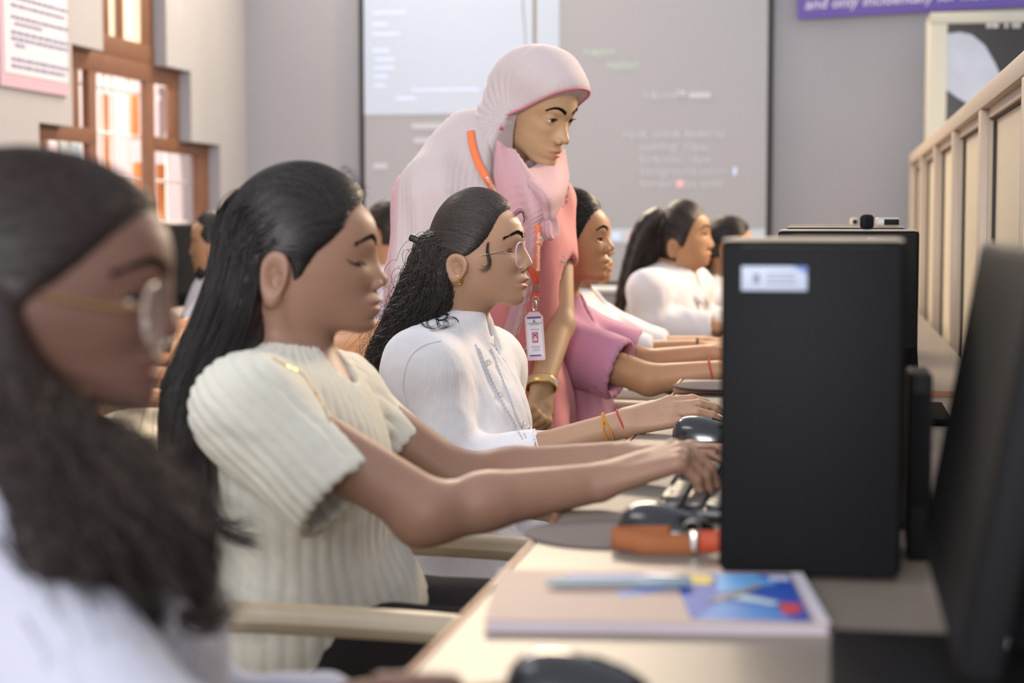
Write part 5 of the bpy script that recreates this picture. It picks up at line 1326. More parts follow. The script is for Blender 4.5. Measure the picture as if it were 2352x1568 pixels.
for ph in np.radians(np.linspace(-118, 118, 60)):
    d_ = e1*math.cos(ph)+V3((0, 1, 0))*math.sin(ph); t = .14
    for _ in range(50):
        w = hh.W(Oc+d_*t); v = float(HS0(*[np.array([q]) for q in w])[0]); t -= min(.012, max(-.004, v*.7))
    if (Oc+d_*t)[0] > EA[0]-.002: tr_.append(hh.W(Oc+d_*(t-.0005)))
MB().tube(catmull(tr_, 80), .0023, 6).build('scarf_edging', M_trim, rh)

# the scarf's loose end: crinkled pink cloth falling over the chest, knotted; and the pale shawl over back and shoulder
def drape(rows, n, m, name, mt, parent, th=.004, disp=None, pink=1.0, seed=1):
    R_ = [catmull(r, m) for r in rows]; G = np.stack([catmull([r[j] for r in R_], n) for j in range(m)], 1)
    du, dv = np.gradient(G, axis=0), np.gradient(G, axis=1); N_ = np.cross(du, dv); N_ /= np.linalg.norm(N_, axis=2, keepdims=True)+1e-9
    V = G.reshape(-1, 3); uu, vv = np.meshgrid(np.linspace(0, 1, n), np.linspace(0, 1, m), indexing='ij')
    if disp is not None: V = V+N_.reshape(-1, 3)*disp(uu.ravel(), vv.ravel(), V)[:, None]
    a = np.arange(n*m).reshape(n, m); F = np.stack([a[:-1, :-1], a[:-1, 1:], a[1:, 1:], a[1:, :-1]], -1).reshape(-1, 4)
    pk_ = pink(uu.ravel(), vv.ravel())[:, None] if callable(pink) else np.full((len(V), 1), pink)
    col = np.hstack([1-.02*pk_, 1-.42*pk_, 1-.35*pk_])
    return mk(name, V, F, mt, parent, col=col, solid=th)
Pz = lambda x, y, Y: P(x, y, Y)
crk = lambda u, v, V: .0010*np.sin(150*u+6*np.sin(6*v)+30*v+2*sines(V, 40, 3))+.0016*sines(V, 50, 6)+.0045*np.sin(9*v+3*u)
drape([[Pz(1142, 322, 3.70), Pz(1150, 326, 3.69), Pz(1172, 340, 3.685), Pz(1180, 352, 3.69)],
       [Pz(1138, 400, 3.665), Pz(1165, 405, 3.64), Pz(1205, 410, 3.63), Pz(1236, 412, 3.66)],
       [Pz(1158, 490, 3.645), Pz(1195, 495, 3.615), Pz(1235, 480, 3.60), Pz(1292, 430, 3.72)],
       [Pz(1178, 560, 3.64), Pz(1205, 565, 3.61), Pz(1232, 530, 3.60), Pz(1272, 505, 3.66)],
       [Pz(1186, 660, 3.64), Pz(1200, 664, 3.61), Pz(1216, 655, 3.60), Pz(1228, 610, 3.62)],
       [Pz(1150, 780, 3.64), Pz(1170, 786, 3.62), Pz(1186, 770, 3.61), Pz(1205, 740, 3.62)]], 90, 44, 'scarf_drape', M_hij, rh, disp=crk, pink=lambda u, v: .75+.12*np.sin(6*v))
drape([[Pz(1206, 392, 3.68), Pz(1232, 380, 3.80), Pz(1268, 350, 3.93), Pz(1297, 344, 3.99)],
       [Pz(1212, 420, 3.62), Pz(1255, 440, 3.60), Pz(1294, 425, 3.74), Pz(1306, 400, 3.94)],
       [Pz(1228, 470, 3.62), Pz(1260, 490, 3.60), Pz(1285, 470, 3.68), Pz(1300, 440, 3.78)],
       [Pz(1236, 505, 3.625), Pz(1258, 520, 3.61), Pz(1272, 505, 3.66), Pz(1284, 480, 3.74)]], 40, 30, 'scarf_fold', M_hij, rh, disp=lambda u, v, V: .0015*np.sin(9*u+3*v)+.0006*np.sin(110*u+14*v), pink=.72)
drape([[Pz(1236, 502, 3.61), Pz(1255, 508, 3.60), Pz(1275, 498, 3.63)], [Pz(1240, 530, 3.60), Pz(1262, 540, 3.59), Pz(1284, 530, 3.64)], [Pz(1252, 552, 3.60), Pz(1272, 548, 3.60), Pz(1283, 540, 3.64)]], 24, 20, 'scarf_end', M_hij, rh, disp=lambda u, v, V: .003*np.sin(14*v+3*u), pink=.85)
# shawl (pale) over her right shoulder and back, as a solid draped form
SW = Shape().u(rc(P(1090, 330, 3.84), P(1010, 455, 3.72), .075, .085), .06).u(rc(P(1010, 455, 3.72), P(990, 640, 3.70), .078, .085), .06)
SW.u(rc(P(1010, 470, 3.70), P(985, 830, 3.68), .085, .095), .05).u(rc(P(1090, 420, 3.86), P(1075, 640, 3.86), .12, .14), .08).u(rc(P(990, 640, 3.70), P(1000, 900, 3.68), .086, .10), .06).u(rc(P(1075, 640, 3.86), P(1070, 900, 3.86), .14, .15), .08)
SW.u(rc(P(1100, 345, 3.80), P(1150, 470, 3.72), .055, .06), .05)
def shawl_cut(x, y, z):   # front edge of the shawl: keeps what lies left/behind of the line
    a, c_ = P(1118, 300, 3.7), P(1180, 900, 3.7); t = (z-a[2])/(c_[2]-a[2]); return x-(a[0]+(c_[0]-a[0])*t)
SW.keep(shawl_cut, .006)
def shawl_fold(V):
    return .0040*np.sin(V[:, 0]*95+14*V[:, 2]+1.5*sines(V, 14, 8))*np.clip((1.35-V[:, 2])/.25, .15, 1)+.0025*sines(V, 34, 9)+.0009*np.sin(V[:, 0]*520+20*V[:, 2])
cloth('shawl', SW, .0060, M_hij, rh, shawl_fold, it=2, lo=V3((-9, -9, .78)), col=lambda V: np.stack([np.ones(len(V)), 1-.30*np.clip((P(938, 600, 3.7)[0]-V[:, 0])/.02, 0, 1), 1-.24*np.clip((P(938, 600, 3.7)[0]-V[:, 0])/.02, 0, 1)], 1))
# coral dress with short sleeve on her left arm
slv = P(1277, 606, 3.86); dsl = unit(slv-shL)
D = Shape().u(rc(P(1130, 470, 3.82), P(1258, 455, 3.92), .085, .055), .06).u(ell(P(1200, 600, 3.83), (.105, .14, .18)), .06).u(ell(P(1180, 760, 3.83), (.098, .14, .20)), .06).u(ell(hiph+V3((.09, 0, .0)), (.135, .17, .18)), .06)
D.u(rc(shL+V3((-.01, 0, .0)), slv+dsl*.02, .055, .050), .03)
D.u(rc(hiph+V3((.05, 0, 0)), V3((hiph[0]+.05, hiph[1], .3)), .165, .26), .08).u(rc(P(1230, 905, 3.78), P(1262, 1010, 3.72), .055, .05), .05)
D.cut(lambda x, y, z: np.maximum(-((x-slv[0])*dsl[0]+(y-slv[1])*dsl[1]+(z-slv[2])*dsl[2]), np.sqrt((x-slv[0]-dsl[0]*.06)**2+(y-slv[1])**2+(z-slv[2]-dsl[2]*.06)**2)-.085), .003)
D.cut(rc(slv-dsl*.03, slv+dsl*.04, .037, .040), .003)
D.cut(ell(hh.W((.02, 0, -.03)), (.11, .09, .12), hh.R), .01)
SD = surf(cloth('dress', D, .0065, M_drs, rh, lambda V: .0045*sines(V*V3((1, 1, .4)), 32, 21)+.002*(1-2.2*np.abs(sines(V*V3((1, 1, .5)), 40, 24))), it=2, lo=V3((-9, -9, .12))))
M_gem = mat('clear_rhinestone', '#efe6da', .12, .9, .3)
gm = MB()
def gems(pts, n, jx, r, Y0, sh_):
    rg_ = np.random.default_rng(n); q = catmull([(x, y, 0) for x, y in pts], n)
    for x, y, _ in q:
        p_ = SD(x+rg_.uniform(-jx, jx), y+rg_.uniform(-jx, jx), .0005)
        if p_ is not None and p_[1] < 4.1: gm.sphere(p_, r*rg_.uniform(.6, 1.2), 6)
gems([(1164, 752), (1168, 735), (1172, 726)], 9, 3, .0022, 3.2, D); gems([(1180, 748), (1186, 728), (1188, 712)], 12, 3, .0022, 3.2, D)
gems([(1200, 815), (1206, 800), (1214, 785)], 14, 3, .0024, 3.2, D); gems([(1290, 608), (1294, 598), (1297, 590)], 12, 4, .0024, 3.3, D); gems([(1304, 415), (1308, 430), (1302, 450), (1298, 470)], 16, 4, .0022, 3.3, D)
gems([(1244, 830), (1236, 850), (1228, 870)], 8, 2, .002, 3.2, D)
gm.build('dress_rhinestones', M_gem, rh)
pin = tag(MB().sphere(onto(HS, 1151, 294, 3.3)+V3((0, -.002, 0)), .0042, 10).build('scarf_pin', mat('red_scarf_pin', '#c85a54', .3, .5)), 'small red pin fastening the pale pink headscarf', 'pin')

# orange lanyard with the name card
M_lan = mat('bright_orange_lanyard', '#e87a4a', .6, .3, noise=200, var=.03); M_lan2 = mat('red_orange_strap', '#d4502c', .5, .3); M_ltx = mat('white_lanyard_print', '#f0ddd2', .7, .2)
ln = thing('lanyard', P(1233, 700, 3.56), 'orange lanyard with white lettering hanging on the headscarf woman', 'lanyard')
def strap(pts, w, mt, name, side, off=(0, -.006, 0)):
    q_ = catmull(pts, 40)+V3(off); T_ = np.gradient(q_, axis=0); G = []
    for p_, t_ in zip(q_, T_):
        d_ = unit(CAM-p_)+V3(side); s_ = unit(np.cross(t_, d_)); G.append([p_-s_*w/2, p_, p_+s_*w/2])
    MB().sheet(G).build(name, mt, ln, solid=.0012, ang=60); return np.array(G)
top = [onto(Shape().u(SW).u(HS), x, y, 3.0)+unit(CAM-onto(Shape().u(SW).u(HS), x, y, 3.0))*o_ for x, y, o_ in ((1081, 300, .006), (1085, 330, .008), (1096, 368, .012), (1114, 403, .02), (1136, 436, .035), (1160, 470, .05))]
up3 = strap(top, .0165, M_lan, 'neck_strap', (0, 0, 0), (0, 0, 0))
top2 = [P(1150, 450, 3.60), P(1175, 490, 3.585), P(1205, 530, 3.575), P(1236, 520, 3.575)]
vs = [P(1236, 516, 3.578), P(1236, 550, 3.575), P(1235, 590, 3.572), P(1233, 628, 3.57)]
G_ = strap(vs, .0115, M_lan, 'chest_strap', (0, 0, 0), (0, 0, 0))
strap([P(1214, 615, 3.562), P(1224, 628, 3.56), P(1231, 648, 3.56), P(1232, 664, 3.562)], .0125, M_lan2, 'loop_strap', (0, 0, 0), (0, 0, 0))
MB().box(P(1231, 662, 3.556), (.016, .004, .017), bev=.001).build('crimp', mat('maroon_crimp', '#8c5a56', .4, .5), ln)
MB().box(P(1230, 677, 3.556), (.015, .003, .009), bev=.001).build('strap_end', M_lan2, ln)
m = MB(); m.tube(around(P(1231, 690, 3.556), (0, 1, .1), .0065, 1.3, n=18), .0012, 6, closed=True); m.tube(around(P(1228, 703, 3.556), (.5, 1, 0), .0052, 1.9, n=18), .0014, 6, closed=True); m.sphere(P(1229, 692, 3.554), .0032, 8); m.build('clip', M_met, ln)
def put_text(body, h, o, ax, ay, mt, name, parent, bold=.0002):
    V, F = text_mesh(body, h, mt, 'x', None, o, ax, ay, off=.0009, bold=bold); return mk(name, V, F, mt, parent)
a, c_ = P(1239.5, 622, 3.567), P(1241, 528, 3.571); put_text('Basaveshwar Engin', .0105, a, c_-a, np.cross(unit(CAM-a), unit(c_-a)), M_ltx, 'lettering', ln)
Vt, Ft = text_mesh('Bagalkote', .0125, M_ltx, 'x', None, (0, 0, 0), (1, 0, 0), (0, 1, 0), bold=.0002)
cen = up3[::-1, 1]; arc = np.r_[0, np.cumsum(np.linalg.norm(np.diff(cen, axis=0), axis=1))]; sd = up3[::-1, 0]-up3[::-1, 2]; sd /= np.linalg.norm(sd, axis=1, keepdims=True)
ia = lambda A, q: np.stack([np.interp(q, arc, A[:, k]) for k in range(3)], 1)
q_ = Vt[:, 0]+arc[-1]*.135; c0_ = ia(cen, q_); s0_ = ia(sd, q_); tt_ = ia(np.gradient(cen, axis=0), q_); n0_ = np.cross(tt_, s0_); n0_ /= np.linalg.norm(n0_, axis=1, keepdims=True)
sg_ = np.sign((n0_*(CAM-c0_)).sum(1))[:, None]; up_s = np.sign((np.cross(n0_*sg_, tt_)*s0_).sum(1))[:, None]
mk('lettering', c0_+s0_*up_s*(Vt[:, 1:2]-.0042)+n0_*sg_*.0018, Ft, M_ltx, ln)

ic = thing('id_card', P(1233, 826, 3.555), 'white identity card in clear holder hanging from the lanyard', 'card')
a, b_, c_ = P(1212, 828, 3.556), P(1253, 826, 3.556), P(1214, 716, 3.556); ax, ay = unit(b_-a), unit(c_-a); ay = unit(ay-ax*(ax@ay)); wd, ht = np.linalg.norm(b_-a), np.linalg.norm(c_-a); az = unit(np.cross(ax, ay))
if az[1] > 0: az = -az
M_hold = mat('frosted_card_holder', '#dcc6cc', .3, .5); M_card = mat('white_card_print', '#e6e2ec', .45, .4); M_pur = mat('purple_card_bar', '#6a4a9a', .5, .3); M_tx = mat('grey_violet_card_ink', '#6a6488', .6, .2); M_ph = mat('rose_photo_ground', '#c0607c', .5, .3)
MB().prism([(.002, 0), (wd-.002, 0), (wd, .002), (wd, ht-.012), (wd-.009, ht-.001), (.009, ht-.001), (0, ht-.012), (0, .002)], a, ax, ay, az, .0016).build('card_holder', M_hold, ic)
def crect(x0, y0, x1, y1, mt, name, d=.0018, parent=ic): return MB().prism([(x0*wd, y0*ht), (x1*wd, y0*ht), (x1*wd, y1*ht), (x0*wd, y1*ht)], a+az*d, ax, ay, az, .0002).build(name, mt, parent)
cp = crect(.10, .08, .90, .90, M_card, 'card'); crect(.11, .855, .89, .895, M_pur, 'card_bar', .0021, cp); crect(.14, .085, .80, .115, M_pur, 'card_bar', .0021, cp)
crect(.34, .36, .68, .58, M_ph, 'portrait_ground', .0021, cp)
pm = MB(); pm.prism([(wd*(.51+.075*math.cos(t)), ht*(.52+.045*math.sin(t))) for t in np.linspace(0, 6.2, 16)], a+az*.0023, ax, ay, az, .0002); pm.prism([(wd*(.51+.12*math.cos(t)), ht*(.40+.075*math.sin(t))) for t in np.linspace(0, math.pi, 12)], a+az*.00225, ax, ay, az, .0002); pm.build('portrait', M_hold, cp)
pm = MB(); pm.prism([(wd*(.51+.045*math.cos(t)), ht*(.518+.028*math.sin(t))) for t in np.linspace(0, 6.2, 14)], a+az*.0025, ax, ay, az, .0002); pm.build('portrait_face', M_skh, cp)
em = MB(); em.prism([(wd*(.50+.045*math.cos(t)), ht*(.805+.024*math.sin(t))) for t in np.linspace(0, 6.2, 12)], a+az*.0021, ax, ay, az, .0002); em.prism([(wd*(.50+.02*math.cos(t)), ht*(.835+.012*math.sin(t))) for t in np.linspace(0, 6.2, 10)], a+az*.0021, ax, ay, az, .0002); em.build('card_emblem', mat('olive_emblem', '#5a5a40', .5, .3), cp)
tx = MB(); r_ = random.Random(4)
for y, x0, x1, hh_ in ((.752, .13, .87, .018), (.722, .25, .75, .013), (.775, .40, .60, .008), (.625, .26, .74, .014), (.275, .25, .80, .014), (.235, .36, .68, .014), (.195, .30, .72, .014)):
    x = x0
    while x < x1:
        w = r_.uniform(.02, .06); tx.prism([(x*wd, y*ht), ((x+w)*wd, y*ht), ((x+w)*wd, (y+hh_)*ht), (x*wd, (y+hh_)*ht)], a+az*.0021, ax, ay, az, .0001); x += w+.015
tx.build('card_lettering', M_tx, cp)
# jewelled bangle
bg_ = thing('bangle', wrL, 'gold bangle set with clear stones on the wrist of the standing woman', 'bangle')
axb = unit(V3(elL)-wrL+V3((-.02, -.05, .02))); bc = P(1243, 883, 3.655); sx, ux, d_ = frame(axb)
G = [[bc+sx*(.0325+e)*math.cos(t)+ux*(.0325+e)*math.sin(t)+d_*w for t in np.linspace(0, 2*math.pi, 49)[:-1]] for e, w in ((-.002, -.0085), (.001, -.0095), (.0022, -.006), (.0026, 0), (.0022, .006), (.001, .0095), (-.002, .0085), (-.002, -.0085))]
MB().sheet(G, closed=True).build('band', M_gold, bg_)
gm = MB()
for j, w in enumerate((-.006, -.002, .002, .006)):
    for i in range(46):
        t = 2*math.pi*(i+.5*(j % 2))/46; gm.sphere(bc+(sx*math.cos(t)+ux*math.sin(t))*.0349+d_*w, .0017, 6)
gm.build('stones', M_gem, bg_)
gm = MB()
for w in (-.0095, .0095):
    for i in range(52): t = 2*math.pi*i/52; gm.sphere(bc+(sx*math.cos(t)+ux*math.sin(t))*.0338+d_*w, .0014, 6)
gm.build('beaded_edge', M_gold, bg_)

# ---------------------------------------------------------------- foreground woman with clear glasses (left edge)
Y1 = 1.28
M_sk1 = skin('deep_brown_skin', '#65483d')
h1 = Head((8, 722), [(338, 462), (356, 486), (366, 512), (373, 548), (377, 582), (376, 606), (370, 640), (374, 668), (384, 706), (393, 736), (398, 753), (393, 770), (368, 786), (356, 800), (359, 818), (361, 833), (351, 847), (355, 860), (344, 874), (343, 890), (338, 922), (318, 952)], Y1, (-250, 600), (90, 372), (318, 684), ((-32, 640), (42, 800)), yaw=math.radians(-15), open_=.55, gaze=-.14)
r1 = thing('person', P(40, 1900, Y1)*V3((1, 1, 0)), 'foreground woman with clear glasses and long wavy hair, white shirt', 'person')
nb1 = P(40, 1075, Y1); shN1, shF1 = P(-55, 1300, 1.10), P(180, 1250, 1.46); hip1 = P(40, 1980, Y1)
elN1, wrN1 = P(360, 1800, 1.06), P(900, 1720, 1.22); elF1, wrF1 = P(470, 1700, 1.48), P(850, 1620, 1.46)
b1 = Shape().u(h1, .01).u(rc(h1.W((-.015, 0, -.05)), nb1+V3((0, 0, -.03)), .051, .06), .04)
sit_core(b1, nb1, shN1, shF1, hip1, .022)
b1.u(rc(shN1, elN1, .044, .038), .03).u(rc(elN1, wrN1, .037, .024), .01).u(rc(shF1, elF1, .044, .038), .03).u(rc(elF1, wrF1, .037, .024), .01)
hand(b1, wrN1, wrN1+V3((.088, .02, .012)), (0, -.1, 1), 1, [(15, 25, 15)]*4); hand(b1, wrF1, PZ(960, 1575, .775), (0, .1, 1), -1, [(35, 40, 25)]*4)
legs(b1, hip1)
body(r1, b1, [(h1.W((0, 0, 0))+V3((-.15, -.13, -.160)), h1.W((0, 0, 0))+V3((.18, .13, .17)), .0026), (h1.o+V3((-.25, -.28, -1.06)), h1.o+V3((.62, .42, -.157)), .013), bnd(wrN1, wrN1+V3((.15, 0, 0)), pad=.05)+(.0035,), bnd(wrF1, wrF1+V3((.15, 0, 0)), pad=.05)+(.0035,)], [M_sk1, M_eye, M_iris], [h1])
brows(h1, r1, [(.012, h1.zg+.000), (.024, h1.zg+.007), (.036, h1.zg+.008), (.058, h1.zg-.002)], rad=.0014, n=150)
M_sh1 = mat('white_cotton_shirt', '#aeafbc', .85, .25, noise=40, var=.02, bump=(160, .2), sheen=.1)
K1 = Shape(); sit_core(K1, nb1, shN1, shF1, hip1, -.010, waist=.12, chest=.13, hipw=.155)
K1.u(rc(shN1, elN1, .062, .056), .03).u(rc(elN1, elN1+(wrN1-elN1)*.75, .056, .04), .02).u(rc(shF1, elF1, .062, .056), .03).u(rc(elF1, elF1+(wrF1-elF1)*.7, .056, .04), .02)
K1.u(rc(nb1+V3((0, 0, -.05)), nb1+V3((0, 0, -.01)), .072, .06), .03)
K1.u(ell(P(290, 1460, 1.34), (.065, .10, .085)), .06)
K1.cut(rc(nb1+V3((.0, 0, -.035)), h1.W((-.01, 0, -.03)), .055, .062), .005).cut(rc(nb1+V3((.06, 0, -.06)), nb1+V3((.09, 0, .08)), .02, .04), .012)
cloth('shirt', K1, .0065, M_sh1, r1, lambda V: .0045*sines(V, 30, 55)+.003*ridged(V*V3((1, 1, .6)), 30, 56), it=2)
T1 = Shape().u(ell(hip1+V3((0, 0, -.02)), (.14, .17, .11)), .04)
for s_ in (-1, 1): T1.u(rc(hip1+V3((.02, s_*.09, -.01)), hip1+V3((.42, s_*.09, .0)), .088, .066), .04).u(rc(hip1+V3((.42, s_*.09, 0)), V3((hip1[0]+.44, hip1[1]+s_*.09, .10)), .064, .05), .03)
T1.cut((lambda x, y, z: z-.11), .003); cloth('trousers', T1, .011, mat('white_trousers', '#cfcfd6', .85, .2), r1)
l1 = [((x-8)*h1.m/math.cos(.157), -(y-722)*h1.m) for x, y in ((356, 470), (330, 500), (296, 530), (250, 574), (207, 612), (160, 655), (120, 685), (78, 700), (55, 720), (10, 790))]
cap1 = cap_shape(h1, l1, .012, zlow=-.05); S1 = Shape().u(cap1)
g1 = [[P(x, y, Y) for x, y, Y in g] for g in (
    [(-60, 700, 1.20), (-70, 850, 1.18), (-40, 1000, 1.13), (30, 1120, 1.09), (90, 1230, 1.07), (130, 1330, 1.07), (170, 1450, 1.09)],
    [(-20, 740, 1.20), (-10, 880, 1.18), (30, 1010, 1.14), (90, 1130, 1.10), (150, 1240, 1.08), (200, 1340, 1.09), (250, 1430, 1.11)],
    [(5, 790, 1.215), (40, 920, 1.19), (100, 1030, 1.15), (170, 1130, 1.12), (230, 1220, 1.10), (270, 1310, 1.11), (260, 1400, 1.13)],
    [(15, 810, 1.23), (80, 940, 1.20), (170, 1030, 1.17), (250, 1110, 1.14), (310, 1200, 1.13), (380, 1280, 1.14), (420, 1350, 1.16)],
    [(20, 830, 1.25), (110, 960, 1.22), (220, 1020, 1.20), (300, 1080, 1.18), (360, 1160, 1.16), (430, 1240, 1.16), (462, 1330, 1.18)],
    [(25, 840, 1.28), (120, 980, 1.26), (240, 1020, 1.25), (330, 1070, 1.24), (390, 1150, 1.22), (445, 1240, 1.20), (468, 1390, 1.20)],
    [(-120, 760, 1.24), (-130, 900, 1.20), (-100, 1050, 1.14), (-40, 1180, 1.09), (20, 1290, 1.06), (70, 1350, 1.06), (110, 1300, 1.07)],
    [(-190, 700, 1.29), (-205, 830, 1.27), (-180, 960, 1.22), (-120, 1080, 1.15), (-40, 1180, 1.10), (30, 1270, 1.07), (70, 1330, 1.07)])]
for g in g1:
    gg = catmull(g, 12)
    for i in range(11): S1.u(rc(gg[i], gg[i+1], max(.007, .0215-.0010*i), max(.007, .0215-.0010*(i+1))), .010)
ear_gap(h1, S1, .002)
sl = side_line(h1, l1); k_ = len(l1); top_, bot_ = [sl[i] for i in range(k_-1)], [sl[k_+i] for i in range(k_-1)]
bk = [h1.R.T @ (P(x, y, Y)-h1.o) for x, y, Y in ((-60, 690, 1.21), (-90, 720, 1.22), (-150, 640, 1.24), (-200, 650, 1.3))]
ex = [crown_strands(h1, cap1, top_[::-1]+[(h1.p(h1.zg+.05)-.015, 0, h1.zg+.065)]+bot_, bk, 3000, 25, rad=.00045, noise=.05),
      strands(g1[:6], 2000, 50, .0009, .016, .5, wave=.006, freq=2.6, seed=22, cut=.22, shell=(.020, .016)), strands([g1[0], g1[6], g1[7]], 700, 50, .0009, .01, wave=.005, freq=2.6, seed=23, cut=.2, shell=(.02, .012)),
      strands(g1[:6], 300, 60, .0007, .022, .8, wave=.009, freq=3, seed=24, cut=.25)]
for i, (cx_, cy_) in enumerate(((170, 1440), (290, 1420), (320, 1395), (465, 1400))):
    q = [P(cx_+28*math.cos(t)*(1+.2*i), cy_-26*math.sin(t), 1.12+.02*i) for t in np.linspace(3.4, 6.6+.4*i, 14)]; ex.append(strands([q], 60, 26, .0008, .006, .6, seed=70+i))
hair_cap(h1, r1, S1, .006, M_hair2, extra=ex, disp=lambda V: .002*sines(V, 120, 3))
glasses(h1, 'clear glasses with gold trim on the foreground woman', h1.eye[0]+.019, h1.eye[1]-.011, .0275, .0235, mat('clear_plastic_rim', '#b8aca0', .2, .6, alpha=.4), M_gold, .0018)
tag(MB().sphere(h1.W((h1.ec[0]+.005, -(h1.earY+.012), h1.ec[1]-h1.eb*.80)), .0052, 12).build('earring', M_silver), 'silver ball ear stud of the foreground woman', 'earring')
p_ = onto(h1, 334, 746, 1.0); tag(MB().sphere(p_, .0026, 10).build('nose_stud', M_silver), 'small silver nose stud of the foreground woman', 'nose stud')

# ---------------------------------------------------------------- generic sitter for the farther rows
def sitter(label, hd, Y, nb, shN, shF, hip, armN, armF, m_skin, m_cloth, hair, cuff=(.45, .45), h=(.0035, .008, .009), flip=1, cloth_name='shirt', m_tr=None, root_at=None, fold=.004, collar=None, detail=True, rib=None, sleeve=(.062, .058, .052)):
    r = thing('person', V3((hip[0], hip[1], 0)), label, 'person')
    b = Shape().u(hd, .01).u(rc(hd.W((-.015, 0, -.05)), nb+V3((0, 0, -.03)), .050, .058), .035); sit_core(b, nb, shN, shF, hip, .022)
    blk = [(hd.o+V3((-.16, -.14, -.125)), hd.o+V3((.17, .14, .18)), h[0]), (V3((hip[0]-.30-(.4 if flip < 0 else 0), hip[1]-.42, 0)), V3((hip[0]+.30+(.4 if flip > 0 else 0), hip[1]+.42, hd.o[2]-.122)), .014)]
    for (el, wr), sh_ in ((armN, shN), (armF, shF)):
        b.u(rc(sh_, el, .043, .037), .03).u(rc(el, wr, .036, .0245), .01); 
        th_ = 1 if (sh_ is shN) == (flip > 0) else -1
        hand(b, wr, wr+unit(V3((flip*1.0, 0, .10)))*.088, (0, 0, 1), th_, [(20, 28, 16)]*4); blk += [bnd(el, wr, wr+V3((flip*.18, 0, -.03)), pad=.05)+(.0045,)]
    for s_ in (-1, 1):
        kn_ = hip+V3((flip*.42, s_*.09, 0)); b.u(rc(hip+V3((0, s_*.09, -.01)), kn_, .075, .055), .03).u(rc(kn_, V3((kn_[0], kn_[1], .09)), .052, .036), .03).u(rc(V3((kn_[0], kn_[1], .045)), V3((kn_[0]+flip*.15, kn_[1], .035)), .037, .03), .03)
    body(r, b, blk, [m_skin, M_eye, M_iris], [hd])
    if detail: brows(hd, r, [(.012, hd.zg+.001), (.024, hd.zg+.008), (.036, hd.zg+.008), (.050, hd.zg)], rad=.0014, n=120)
    K = Shape(); sit_core(K, nb, shN, shF, hip, -.010, waist=.108, chest=.112, hipw=.15)
    for (el, wr), sh_, cf in ((armN, shN, cuff[0]), (armF, shF, cuff[1])):
        if cf <= 1: a_, e_ = sh_, sh_+(el-sh_)*cf; K.u(rc(a_, e_+unit(el-sh_)*.02, sleeve[0], sleeve[1]), .03); dd, cc, rr = unit(el-sh_), e_, sleeve[1]
        else: e_ = el+(wr-el)*(cf-1); K.u(rc(sh_, el, sleeve[0], sleeve[1]), .03).u(rc(el, e_+unit(wr-el)*.02, sleeve[1], sleeve[2]*.8), .02); dd, cc, rr = unit(wr-el), e_, sleeve[2]*.8
        K.cut((lambda x, y, z, c_=cc, d_=dd: np.maximum(-((x-c_[0])*d_[0]+(y-c_[1])*d_[1]+(z-c_[2])*d_[2]), np.sqrt((x-c_[0]-d_[0]*.05)**2+(y-c_[1]-d_[1]*.05)**2+(z-c_[2]-d_[2]*.05)**2)-.10)), .003)
        K.cut(rc(cc-dd*.03, cc+dd*.05, rr-1.7*h[1], rr-1.5*h[1]), .003)
    K.u(rc(nb+V3((0, 0, -.05)), nb+V3((0, 0, -.005)), .072, .060), .03)
    K.cut(rc(nb+V3((flip*.0, 0, -.035)), hd.W((-.01, 0, -.03)), .0535, .062), .005).cut(rc(nb+V3((flip*.058, 0, -.065)), nb+V3((flip*.085, 0, .06)), .016, .035), .012)
    cloth(cloth_name, K, h[1], m_cloth, r, lambda V: fold*sines(V, 30, 5)+fold*.7*ridged(V*V3((1, 1, .6)), 32, int(Y*10)), it=2)
    T = Shape().u(ell(hip+V3((0, 0, -.02)), (.14, .17, .11)), .04)
    for s_ in (-1, 1): T.u(rc(hip+V3((0, s_*.09, -.01)), hip+V3((flip*.42, s_*.09, .0)), .088, .066), .04).u(rc(hip+V3((flip*.42, s_*.09, 0)), V3((hip[0]+flip*.44, hip[1]+s_*.09, .10)), .064, .05), .03)
    T.cut((lambda x, y, z: z-.11), .003); cloth('trousers', T, .012, m_tr or M_blktr, r)
    if collar:
        cm = MB()
        for sg in (-1, 1):
            c0 = nb+V3((0, 0, -.008))
            G = [[c0+V3((flip*(.062*math.cos(t)+.004)+flip*out*(.6+.5*math.cos(t)), sg*(.062*math.sin(t)+out*.9), zz-.032*max(0, math.cos(t))-(drop*max(0, math.cos(t))))) for t in np.linspace(.12, math.pi, 22)] for out, zz, drop in ((.0, -.012, 0), (.0, .022, 0), (.006, .026, 0), (.022, .0, .012), (.036, -.022, .03))]
            cm.sheet(G)
        cm.build('collar', m_cloth, r, solid=.0025, ang=70)
    hair(r, hd); return r
def simple_hair(line, thick=.013, guides=None, n=700, gat=None, r0=.02, r1=.01, wave=0, M_=M_hair, gap=True, zlow=-.05, extra_ell=None, h=.006, shell=None, seed=40, ns=900, rad=.0010):
    def go(r, hd):
        cap = cap_shape(hd, line, thick, zlow=zlow); S_ = Shape().u(cap); ex = []
        if extra_ell: S_.u(extra_ell, .02)
        if guides:
            for g in guides:
                gg = catmull(g, 10)
                for i in range(9): S_.u(rc(gg[i], gg[i+1], r0+(r1-r0)*i/9, r0+(r1-r0)*(i+1)/9), .012)
            ex.append(strands(guides, ns, 30, rad, .01, wave=wave, freq=3, seed=seed, cut=.15, shell=shell or (r0*1.12, r1*1.2)))
        if gap: ear_gap(hd, S_, .004)
        if gat is not None:
            sl = side_line(hd, line); k_ = len(line); ex.append(crown_strands(hd, Shape().u(cap), [sl[i] for i in range(k_-1)][::-1]+[(hd.p(hd.zg+.05)-.015, 0, hd.zg+.065)]+[sl[k_+i] for i in range(k_-1)], gat, n, seed, rad=rad, noise=.05))
        hair_cap(hd, r, S_, h, M_, extra=ex, disp=lambda V: .0012*sines(V, 140, 3))
    return go
